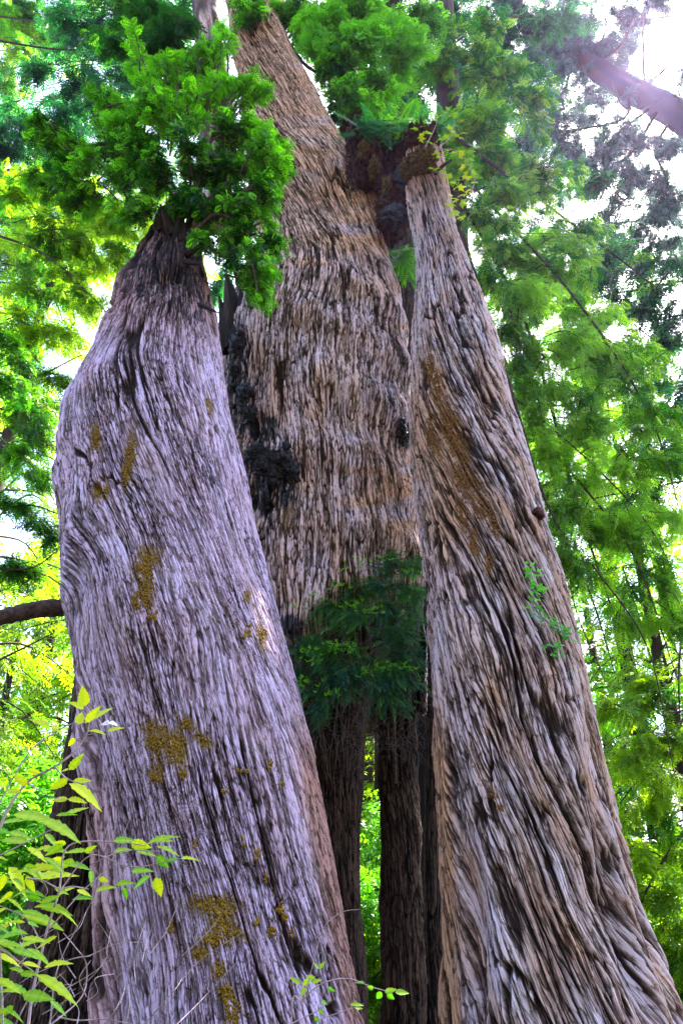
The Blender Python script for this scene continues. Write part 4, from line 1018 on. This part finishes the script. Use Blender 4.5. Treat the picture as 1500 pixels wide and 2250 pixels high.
# ------------------------------------------------------------------ small plants
def leaves_mesh(specs, mat, name, parent, serr=True):
    """specs: (base, tip, width, normal, tint, fold); one curved, folded, toothed blade each"""
    Vs = []; Fs = []; Ts = []; off = 0
    K = 14
    for (b0, t0, w, N, ti, fold) in specs:
        b0 = np.asarray(b0, float); t0 = np.asarray(t0, float)
        ax = t0 - b0; L = np.linalg.norm(ax); A = ax / L
        B = np.cross(N, A); B /= np.linalg.norm(B) + 1e-9; Nn = np.cross(A, B)
        x = np.linspace(0, 1, K)
        prof = np.sin(math.pi * x ** 0.75) ** 0.85 * (1 - 0.35 * x)
        prof[0] = 0.03; prof[-1] = 0.0
        tooth = np.where(np.arange(K) % 2 == 0, 1.0, 0.80) if serr else np.ones(K)
        hw = 0.5 * w * prof / prof.max() * tooth
        rowsV = []
        for sg, fr in ((-1, 1.0), (-1, 0.5), (0, 0), (1, 0.5), (1, 1.0)):
            xx = x + (0.02 * (np.arange(K) % 2) if fr == 1.0 and serr else 0)
            p = b0 + A * (xx * L)[:, None] + B * (sg * fr * hw)[:, None] + Nn * (fold * fr * hw - 0.16 * L * x ** 2 + 0.01 * L * np.sin(x * 28) * (fr > 0.6))[:, None]
            rowsV.append(p)
        V = np.stack(rowsV, 1).reshape(-1, 3)
        i = np.arange(K - 1)[:, None] * 5; j = np.arange(4)[None, :]
        Fs.append(np.stack([i + j, i + j + 1, i + 6 + j, i + 5 + j], -1).reshape(-1, 4) + off)
        Vs.append(V); tv = np.full((K, 5), float(ti)); tv[:, 2] += 0.28; tv[::2, 1] += 0.12; tv[::2, 3] += 0.12; tv[:, 0] -= 0.08; tv[:, 4] -= 0.04; tv += 0.07 * np.sin(np.arange(K) * 1.9 + ti * 40)[:, None]
        Ts.append(tv.ravel()); off += len(V)
    return mesh_obj(name, np.concatenate(Vs), np.concatenate(Fs), mat, parent, dict(tint=np.clip(np.concatenate(Ts), 0, 1)), smooth=True)

def px_leaves(lst, Y, rg, mat, name, parent, serr=True, jit=0.12):
    sp = []
    for (bx, by, tx, ty, w, ti) in lst:
        y0 = Y + rg.uniform(-jit, jit)
        b0 = W(bx, by, y0); t0 = W(tx, ty, y0 + rg.uniform(-0.03, 0.03))
        L = np.linalg.norm(t0 - b0); want = max(w * mpp(by, y0), 0.01)
        real = max(want, 0.42 * L)
        # tilt so the blade shows the width seen
        ca = min(1.0, want / real); view = unit(CAM - b0)
        A = unit(t0 - b0); side = unit(np.cross(view, A)); 
        N = view * ca + side * 0 + unit(np.cross(A, side)) * 0
        ang = math.acos(ca) * (1 if np.dot(np.cross(A, view), [0, 0, 1]) > 0 else -1)
        N = view * math.cos(ang) + unit(np.cross(A, view)) * math.sin(ang)
        if N[2] < 0 and rg.uniform() < 0.0: N = -N
        sp.append((b0, t0, real, N, ti + rg.uniform(-0.06, 0.06), rg.uniform(0.1, 0.35)))
    return leaves_mesh(sp, mat, name, parent, serr)

def px_tubes(lines, Y, mat, name, parent, sides=6, jit=0.0, rg=RNG):
    L = []
    for pts, ra, rb in lines:
        P = [W(p[0], p[1], (p[2] if len(p) > 2 else Y) + rg.uniform(-jit, jit)) for p in pts]
        L.append((curve(P, 8 * len(P)), np.linspace(ra, rb, 8 * len(P))))
    V, F = tubes(L, sides)
    return mesh_obj(name, V, F, mat, parent, smooth=True)

rg = np.random.default_rng(31)
Ysh = 2.7
def rootp(px, Y): p = W(px, 2139, Y); return (p[0], Y, 0)
# upper cane
T1 = thing('shrub', 'tall thin cane with yellow leaves and a small white flower, before the left trunk edge', 'shrub', rootp(-90, Ysh))
px_tubes([([(-160, 2700), (-60, 2050), (0, 1822), (55, 1725), (120, 1685), (160, 1655), (190, 1615), (198, 1570), (188, 1548)], 0.006, 0.002),
          ([(120, 1685), (150, 1712), (190, 1725)], 0.003, 0.0015), ([(-20, 1800), (60, 1660), (120, 1610), (160, 1590), (190, 1588)], 0.003, 0.0015), ([(190, 1615), (232, 1606), (245, 1585)], 0.0015, 0.001), ([(60, 1720), (110, 1750), (150, 1757)], 0.002, 0.001)], Ysh, M_twigp, 'stem', T1)
px_leaves([(187, 1552, 181, 1506, 27, 1.0), (185, 1557, 152, 1540, 13, .9), (172, 1592, 181, 1563, 22, 1), (188, 1588, 218, 1550, 18, .9), (203, 1582, 247, 1549, 13, .85), (108, 1598, 66, 1573, 16, .85), (128, 1605, 112, 1592, 18, .8), (195, 1606, 232, 1607, 7, .9), (237, 1607, 273, 1595, 9, .85),
           (152, 1692, 185, 1655, 20, .65), (150, 1692, 131, 1692, 10, .8), (150, 1712, 108, 1735, 20, .75), (160, 1718, 200, 1712, 14, 1), (152, 1722, 230, 1772, 22, 1.0), (150, 1756, 192, 1760, 13, .95), (150, 1756, 112, 1757, 13, .85), (88, 1700, 60, 1690, 14, .8), (60, 1725, 30, 1700, 20, .8), (45, 1740, 10, 1735, 14, .7), (165, 1622, 150, 1640, 14, .95)], Ysh, rg, L_berry, 'foliage', T1)
M_white = plain_mat('petal', (0.75, 0.75, 0.75), (0.85, 0.85, 0.82), 30, bump=0.0)
px_leaves([(240, 1588, 222, 1592, 8, 0), (240, 1588, 228, 1584, 8, 0), (240, 1588, 240, 1582, 8, 0), (240, 1588, 252, 1586, 8, 0), (240, 1588, 259, 1591, 8, 0)], Ysh, rg, M_white, 'flower', T1, serr=False, jit=0.005)
# middle shrub
T2 = thing('shrub', 'bushy green shrub with toothed leaves crossing the lower left of the lavender trunk', 'shrub', rootp(60, 2.9))
lv = [(30, 1790, 125, 1795, 24, .35), (90, 1800, 182, 1838, 24, .35), (100, 1832, 128, 1858, 14, .3), (95, 1868, 152, 1866, 14, .4), (20, 1905, 62, 1966, 26, .95), (75, 1932, 172, 1912, 18, .9), (58, 1925, 78, 1962, 18, .9), (60, 1915, 125, 1898, 20, .8), (10, 1920, 0, 1960, 20, .8),
      (250, 1848, 300, 1843, 16, .3), (288, 1852, 330, 1862, 25, .65), (322, 1856, 390, 1828, 10, .4), (345, 1860, 396, 1873, 9, .4), (398, 1886, 442, 1886, 8, .6), (345, 1882, 371, 1906, 22, .05), (368, 1890, 392, 1888, 12, .05), (342, 1928, 355, 1971, 25, .7), (330, 1925, 288, 1951, 14, .15), (250, 1872, 292, 1863, 12, .4),
      (288, 1915, 340, 1908, 14, .3), (218, 1930, 238, 1936, 13, .7), (212, 1958, 256, 1944, 11, .5), (255, 1944, 296, 1936, 13, .4), (272, 1950, 280, 1976, 13, .1), (200, 1912, 204, 1946, 14, .3), (300, 1870, 345, 1876, 12, .3), (340, 1850, 380, 1842, 9, .3),
      (45, 2012, 142, 2027, 20, .4), (88, 1992, 160, 2001, 20, .35), (90, 1985, 132, 1966, 16, .3), (70, 2024, 140, 2034, 12, .4), (60, 1850, 0, 1838, 22, .4), (140, 1855, 100, 1880, 18, .3), (190, 1870, 140, 1868, 12, .4), (150, 1900, 200, 1905, 14, .3), (30, 1960, 0, 1980, 14, .6)]
for _ in range(54):
    x = rg.uniform(-40, 190); y = rg.uniform(1790, 2060); a = rg.uniform(-0.5, 0.6) if rg.uniform() < 0.7 else rg.uniform(2.6, 3.6); L = rg.uniform(26, 58)
    lv.append((x, y, x + L * math.cos(a), y + L * math.sin(a), rg.uniform(5, 17), rg.choice([.1, .2, .3, .5, .85])))
px_leaves(lv, 2.9, rg, L_berry, 'foliage', T2, jit=0.3)
px_tubes([([(60, 2900), (60, 2300), (95, 2080), (130, 1960), (150, 1860), (250, 1850), (320, 1858)], 0.006, 0.0015), ([(130, 1960), (200, 1880), (290, 1905), (400, 1886)], 0.003, 0.001), ([(200, 1900), (270, 1870), (350, 1870)], 0.002, 0.001), ([(-40, 1900), (60, 1850), (130, 1815)], 0.003, 0.0015), ([(95, 2080), (60, 2020), (0, 1990)], 0.003, 0.0015),
          ([(60, 1930), (95, 1935), (130, 1952), (160, 1948), (196, 1954)], 0.003, 0.002), ([(95, 1935), (105, 1960), (88, 1978)], 0.002, 0.001), ([(320, 1870), (345, 1900), (348, 1930)], 0.0015, 0.001), ([(110, 2040), (180, 1960), (240, 1900), (290, 1790)], 0.0025, 0.001), ([(110, 2250), (130, 2120), (205, 1975)], 0.003, 0.001)], 2.9, M_twigp, 'stem', T2)
# lower shrub
T3 = thing('shrub', 'low green shrub with long toothed leaves in the bottom left corner', 'shrub', rootp(20, 2.5))
lv = [(-10, 2098, 50, 2117, 13, .9), (50, 2117, 92, 2121, 10, .95), (98, 2126, 158, 2108, 12, .95), (80, 2142, 178, 2193, 22, .45), (50, 2186, 118, 2190, 27, .3), (-10, 2150, 50, 2173, 18, .45), (0, 2180, 50, 2172, 10, .5), (110, 2200, 150, 2228, 12, .1), (-20, 2060, 40, 2080, 16, .4), (30, 2210, 0, 2235, 16, .3), (20, 2050, 60, 2045, 12, .4)]
for _ in range(12):
    x = rg.uniform(-40, 60); y = rg.uniform(2060, 2250); a = rg.uniform(-0.5, 0.6); L = rg.uniform(35, 70)
    lv.append((x, y, x + L * math.cos(a), y + L * math.sin(a), rg.uniform(8, 20), rg.choice([.2, .35, .5])))
px_leaves(lv, 2.5, rg, L_berry, 'foliage', T3, jit=0.15)
px_tubes([([(20, 3000), (10, 2400), (5, 2200), (0, 2085), (-10, 2050)], 0.005, 0.002), ([(0, 2085), (50, 2118), (75, 2135)], 0.003, 0.0015), ([(45, 2070), (52, 2110), (40, 2140)], 0.002, 0.001), ([(10, 2300), (60, 2200), (90, 2150)], 0.003, 0.001)], 2.5, M_twigp, 'stem', T3)
# dry leafless twigs
T4 = thing('dead_shrub', 'leafless tangle of thin pale dry twigs along the bottom left', 'shrub', rootp(200, 3.0))
ln = [([(100, 2262), (180, 2190), (190, 2120), (165, 2080), (140, 2050)], 0.003, 0.0012), ([(190, 2190), (175, 2150), (200, 2110)], 0.002, 0.001), ([(130, 2235), (170, 2242), (230, 2240), (290, 2250)], 0.003, 0.0012), ([(400, 2100), (440, 2065), (480, 2020), (483, 2000)], 0.0015, 0.0008), ([(395, 2160), (440, 2110), (530, 2050)], 0.0018, 0.0008),
      ([(380, 2260), (450, 2190), (520, 2115)], 0.002, 0.001), ([(300, 2270), (380, 2180), (400, 2150)], 0.002, 0.001), ([(250, 2140), (210, 2150), (215, 2180), (190, 2200)], 0.0015, 0.001), ([(40, 2030), (55, 2080), (52, 2110)], 0.002, 0.001), ([(200, 2100), (150, 2110), (60, 2150), (0, 2200)], 0.002, 0.001)]
for _ in range(26):
    x = rg.uniform(0, 330); y = rg.uniform(2060, 2270); a = rg.uniform(-2.6, -0.4); L = rg.uniform(50, 150)
    ln.append(([(x, y), (x + L * .5 * math.cos(a) + rg.uniform(-14, 14), y + L * .5 * math.sin(a)), (x + L * math.cos(a), y + L * math.sin(a) + rg.uniform(-10, 25))], 0.0018, 0.0007))
px_tubes(ln, 3.0, M_twigp, 'branch', T4, jit=0.1)
# sprig at the bottom centre
T5 = thing('sapling', 'thin sapling with small round green leaves at the bottom between the trunks', 'sapling', rootp(690, 3.4))
px_tubes([([(660, 3000), (640, 2250), (665, 2200), (700, 2165), (760, 2150), (820, 2170), (850, 2178)], 0.004, 0.001), ([(665, 2200), (690, 2110), (710, 2040), (750, 2005), (790, 1998)], 0.002, 0.001), ([(665, 2200), (660, 2160), (640, 2145)], 0.002, 0.001), ([(640, 2250), (720, 2200), (700, 2120)], 0.002, 0.001), ([(700, 2240), (760, 2220), (800, 2205)], 0.0015, 0.001)], 3.4, M_twigp, 'stem', T5)
lv = [(868, 2180, 900, 2180, 12, .3), (845, 2180, 872, 2172, 12, .3), (850, 2183, 866, 2196, 13, .05), (838, 2180, 826, 2196, 14, .0), (820, 2172, 806, 2168, 10, .05), (800, 2160, 780, 2156, 7, .1), (660, 2162, 636, 2144, 11, .4), (665, 2165, 690, 2144, 12, .45), (670, 2170, 662, 2188, 12, .4), (690, 2150, 672, 2142, 9, .4), (685, 2160, 708, 2150, 9, .35), (700, 2130, 690, 2112, 8, .3), (702, 2128, 714, 2112, 8, .3),
      (720, 2170, 735, 2178, 9, .05), (705, 2200, 722, 2206, 9, .05), (700, 2220, 712, 2228, 10, .05), (690, 2235, 702, 2245, 10, .05), (770, 2208, 800, 2206, 8, .3), (780, 2215, 798, 2214, 7, .3)]
px_leaves(lv, 3.4, rg, L_berry, 'foliage', T5, serr=False, jit=0.05)

# maple sprigs on top of the right trunk
def maple_leaf(c, N, up, sz):
    N = unit(N); A = unit(up - N * np.dot(up, N)); B = np.cross(N, A)
    V = []; F = []
    for ang, ln in ((0, 1.0), (0.95, 0.85), (-0.95, 0.85), (1.95, 0.5), (-1.95, 0.5)):
        d = A * math.cos(ang) + B * math.sin(ang); q = A * -math.sin(ang) + B * math.cos(ang)
        k = len(V)
        V += [c - A * 0.12 * sz, c + (d * 0.38 + q * 0.26) * ln * sz + N * 0.03 * sz, c + d * ln * sz * 0.95 - N * 0.08 * sz, c + (d * 0.38 - q * 0.26) * ln * sz + N * 0.03 * sz]
        F.append((k, k + 1, k + 2, k + 3))
    return V, F
T6 = thing('maple_sapling', 'bright yellow-green maple sprigs growing from the top of the ropy right trunk', 'sapling', W(960, 330, 9.0))
V = []; F = []; ti = []
mp_pts = [(990, 250), (1005, 262), (975, 240), (945, 290), (985, 290), (1003, 302), (1010, 296), (948, 330), (957, 345), (952, 372), (995, 330), (1010, 335), (1024, 350), (1015, 365), (1032, 376), (985, 385), (978, 372), (1038, 398), (1020, 388), (1005, 418), (990, 436), (1015, 432), (1026, 424), (988, 452), (1000, 466), (1012, 474), (983, 466), (935, 275), (960, 262), (925, 300), (1000, 445), (950, 255), (912, 285), (1020, 440), (995, 395), (980, 300), (965, 305), (940, 310)]
for (x, y) in mp_pts:
    for q in range(2):
        c = W(x + rg.uniform(-7, 7), y + rg.uniform(-7, 7), 8.9 + rg.uniform(-.2, .2))
        v, f = maple_leaf(c, np.array([0, -0.6, 0.8]) + 0.5 * rg.standard_normal(3), np.array([rg.uniform(-1, 1), -0.3, rg.uniform(-0.9, 0.2)]), rg.uniform(0.09, 0.14))
        F += [tuple(a + len(V) for a in ff) for ff in f]; V += v; ti += [rg.uniform(0.2, 1)] * len(v)
mesh_obj('foliage', np.array(V), np.array(F), L_maple, T6, dict(tint=ti))
px_tubes([([(940, 340), (990, 300), (1000, 255)], 0.012, 0.005), ([(950, 375), (1000, 395), (1042, 392), (1030, 430)], 0.008, 0.004), ([(950, 330), (1000, 330), (1030, 365), (1035, 395)], 0.008, 0.004), ([(960, 400), (985, 430), (1000, 465)], 0.008, 0.004), ([(930, 330), (955, 280), (960, 250)], 0.008, 0.004)], 9.0, M_twigp, 'stem', T6)
V, F = tubes([(curve([W(955, 382, 9.1), W(975, 362, 8.9), W(990, 352, 8.7)], 12), np.linspace(0.04, 0.02, 12))], 8)
mesh_obj('snag', V, F, M_twig, TR, smooth=True)

# ferns
TPL['frond'] = spray_template(18, 0.045, 0.20, 0.15)
def fern(label, px, py, Y, n, size, mat, dirs, seed, tint=(0, 1), group=None):
    rg = np.random.default_rng(seed)
    c = W(px, py, Y)
    T = thing('fern', label, 'fern', c, group)
    F = Foliage()
    a = rg.uniform(0, 6.28, n)
    A = np.stack([np.cos(a), np.sin(a) * 0.7 - 0.3, rg.uniform(*dirs, n)], -1)
    N = unit(np.array([0, -0.6, 0.6]) + 0.3 * rg.standard_normal((n, 3)))
    F.add(c + rg.standard_normal((n, 3)) * size * 0.12, A, N, size * rg.uniform(0.6, 1.2, n), rg.uniform(*tint, n))
    V0, F0 = tubes([(curve([c - [0, 0, 0.05], c + [0, 0, 0.04]], 4), np.full(4, 0.03))], 6)
    mesh_obj('root', V0, F0, M_burl, T)
    F.build('frond', mat, T, name='fronds')
fern('bright green fern hanging in the slot beside the ropy right trunk', 893, 560, 11.0, 34, 0.62, L_near, (-1.6, -0.2), 1, (0.2, 0.9))
for i, (x, y, lab, n) in enumerate([(790, 285, 'dark fern at the left end of the mossy burl top', 20), (835, 280, 'dark drooping fern on the burl, second from its left end', 26), (880, 272, 'fern with greener fronds on the middle of the burl top', 28), (920, 285, 'fern on the burl top just left of the maple sprigs', 26), (965, 285, 'fern among the maple sprigs on top of the ropy trunk', 22)]):
    fern(lab, x, y, 9.3, n, 0.46, L_blue if i != 2 else L_near, (-0.9, 0.5), 10 + i, (0.1, 1), 'ferns along the burl top')

# climbing sprigs on the right trunk
T7 = thing('vine', 'small bright green vine climbing the middle of the ropy right trunk', 'vine', surf(gR, 1220, 1440)[0])
sp = []; stem = []
for (x, y, rx, ry, n) in [(1158, 1262, 8, 22, 18), (1168, 1305, 12, 24, 24), (1172, 1350, 12, 14, 10), (1200, 1365, 20, 8, 10), (1230, 1395, 28, 14, 22), (1210, 1425, 22, 16, 16)]:
    for _ in range(n):
        X = x + rg.normal(0, rx * .5); Yq = y + rg.normal(0, ry * .5)
        p, nn = surf_fast(gR, X, Yq)
        if p is None: continue
        p = p + nn * rg.uniform(0.03, 0.14)
        d = unit(np.array([rg.uniform(-1, 1), -0.2, rg.uniform(-0.6, 0.5)])) * rg.uniform(0.05, 0.085)
        sp.append((p, p + d, 0.035, unit(nn + 0.6 * rg.standard_normal(3)), (0.75 if y < 1340 else 0.25) + rg.uniform(-.2, .2), 0.2))
leaves_mesh(sp, leaf_mat('leaf_vine', (0.01, 0.12, 0.03), (0.12, 0.50, 0.03), 0.35), 'foliage', T7, serr=False)
pts = [surf_fast(gR, x, y) for x, y in [(1240, 1450), (1225, 1400), (1185, 1355), (1170, 1310), (1156, 1245)]]
pts = [p + nn * 0.05 for p, nn in pts if p is not None]
V, F = tubes([(curve(pts, 30), np.linspace(0.007, 0.003, 30))], 6)
mesh_obj('stem', V, F, M_twig, T7)

# dark yew-like sapling in the hollow
T8 = thing('conifer_sapling', 'dark blue-green sapling with bright new tips, filling the hollow between the big trunks', 'sapling', W(868, 1650, 10.4))
F = Foliage()
rg = np.random.default_rng(88)
stem0 = curve([W(868, 1720, 10.9), W(866, 1640, 10.3), W(868, 1560, 9.95), W(880, 1400, 9.8), W(890, 1230, 9.8)], 40)
F.tw.append((stem0, np.linspace(0.022, 0.012, 40)))
A8 = W(890, 1330, 9.8)
for it in [(870, 1400, 60, 34, 0), (830, 1540, 60, 24, -.1), (880, 1440, 40, 34, -.1), (720, 1520, 60, 26, 0), (870, 1350, 50, 30, 0), (640, 1500, 30, 26, 0), (875, 1240, 45, 26, 0), (850, 1285, 60, 26, 0), (905, 1300, 22, 40, 0), (770, 1300, 50, 24, .1), (720, 1345, 45, 26, .1), (800, 1345, 60, 24, .05), (760, 1370, 50, 20, .1), (680, 1405, 40, 22, .0), (740, 1430, 55, 26, .15), (700, 1470, 45, 26, 0), (790, 1460, 60, 26, .05), (850, 1470, 50, 24, .1), (760, 1500, 60, 20, -.1), (670, 1440, 28, 24, 0), (840, 1510, 40, 18, -.1), (890, 1500, 30, 24, -.1), (900, 1230, 24, 20, 0), (700, 1570, 40, 22, -.2)]:
    x, y, rx, ry, sh = it
    m = mpp(y, 9.6)
    n = int(rx * ry * m * m / 0.04 * 2.9) + 3
    cluster(F, A8 if y < 1400 else W(880, 1450, 9.8), W(x, y, 9.55), (rx * m * 1.15, 0.22, ry * m * 0.75), n, 0.19, (0.0 + sh, 0.42 + sh), 20, 0.25, rg, 0.005, 9)
F.build('needle', L_yew, T8)
# bright new tips
ntp = 150
tips = []
for (x, y, n) in [(805, 1235, 6), (850, 1232, 5), (760, 1250, 5), (900, 1262, 6), (735, 1290, 10), (700, 1310, 6), (780, 1325, 12), (820, 1345, 10), (670, 1330, 5), (735, 1418, 16), (765, 1430, 10), (685, 1430, 8), (690, 1455, 6), (840, 1465, 12), (800, 1480, 8), (880, 1468, 8), (670, 1500, 6), (700, 1505, 6), (650, 1505, 6), (730, 1520, 8)]:
    for _ in range(n):
        c = W(x + rg.normal(0, 16), y + rg.normal(0, 7), 9.3 + rg.uniform(-.05, .1))
        for q in range(3):
            d = unit(np.array([rg.uniform(-1, 1), -0.5, rg.uniform(0, 0.8)])) * rg.uniform(0.035, 0.07)
            tips.append((c, c + d, 0.018, unit(rg.standard_normal(3)), rg.uniform(.7, 1), 0.1))
leaves_mesh(tips, L_yew, 'foliage', T8, serr=False)
tw = []
for _ in range(330):
    x = rg.uniform(650, 930); y = rg.uniform(1360, 1640); Yd = rg.uniform(9.4, 9.9)
    a = rg.uniform(0.2, 2.9); L = rg.uniform(30, 120)
    p0 = W(x, y, Yd); m = mpp(y, Yd)
    d = np.array([math.cos(a), rg.uniform(-.3, .3), -math.sin(a)]) * L * m
    tw.append((curve([p0, p0 + d * 0.5 + rg.standard_normal(3) * 0.05, p0 + d + rg.standard_normal(3) * 0.06], 8), np.linspace(0.005, 0.002, 8)))
V, Fq = tubes(tw, 3)
mesh_obj('dead_twigs', V, Fq, M_dead, T8)['kind'] = 'stuff'


# ------------------------------------------------------------------ violet glow round the sun, added in place of lens flare
import bmesh
bm = bmesh.new(); bmesh.ops.create_cube(bm, size=1)
me = bpy.data.meshes.new('flare_glow'); bm.to_mesh(me); bm.free()
hz = bpy.data.objects.new('flare_glow', me); COL.objects.link(hz)
hz.scale = (344, 344, 111); hz.location = (0, 100, 50)
hz['kind'] = 'stuff'; hz['label'] = 'added violet glow standing in for lens flare round the sun'
m, n, l = newmat('flare_glow')
out = n.new('ShaderNodeOutputMaterial'); pv = n.new('ShaderNodeVolumePrincipled')
pv.inputs['Color'].default_value = (0.62, 0.50, 1.0, 1); pv.inputs['Density'].default_value = 0.00018; pv.inputs['Anisotropy'].default_value = 0.82
l.new(pv.outputs[0], out.inputs['Volume']); me.materials.append(m)
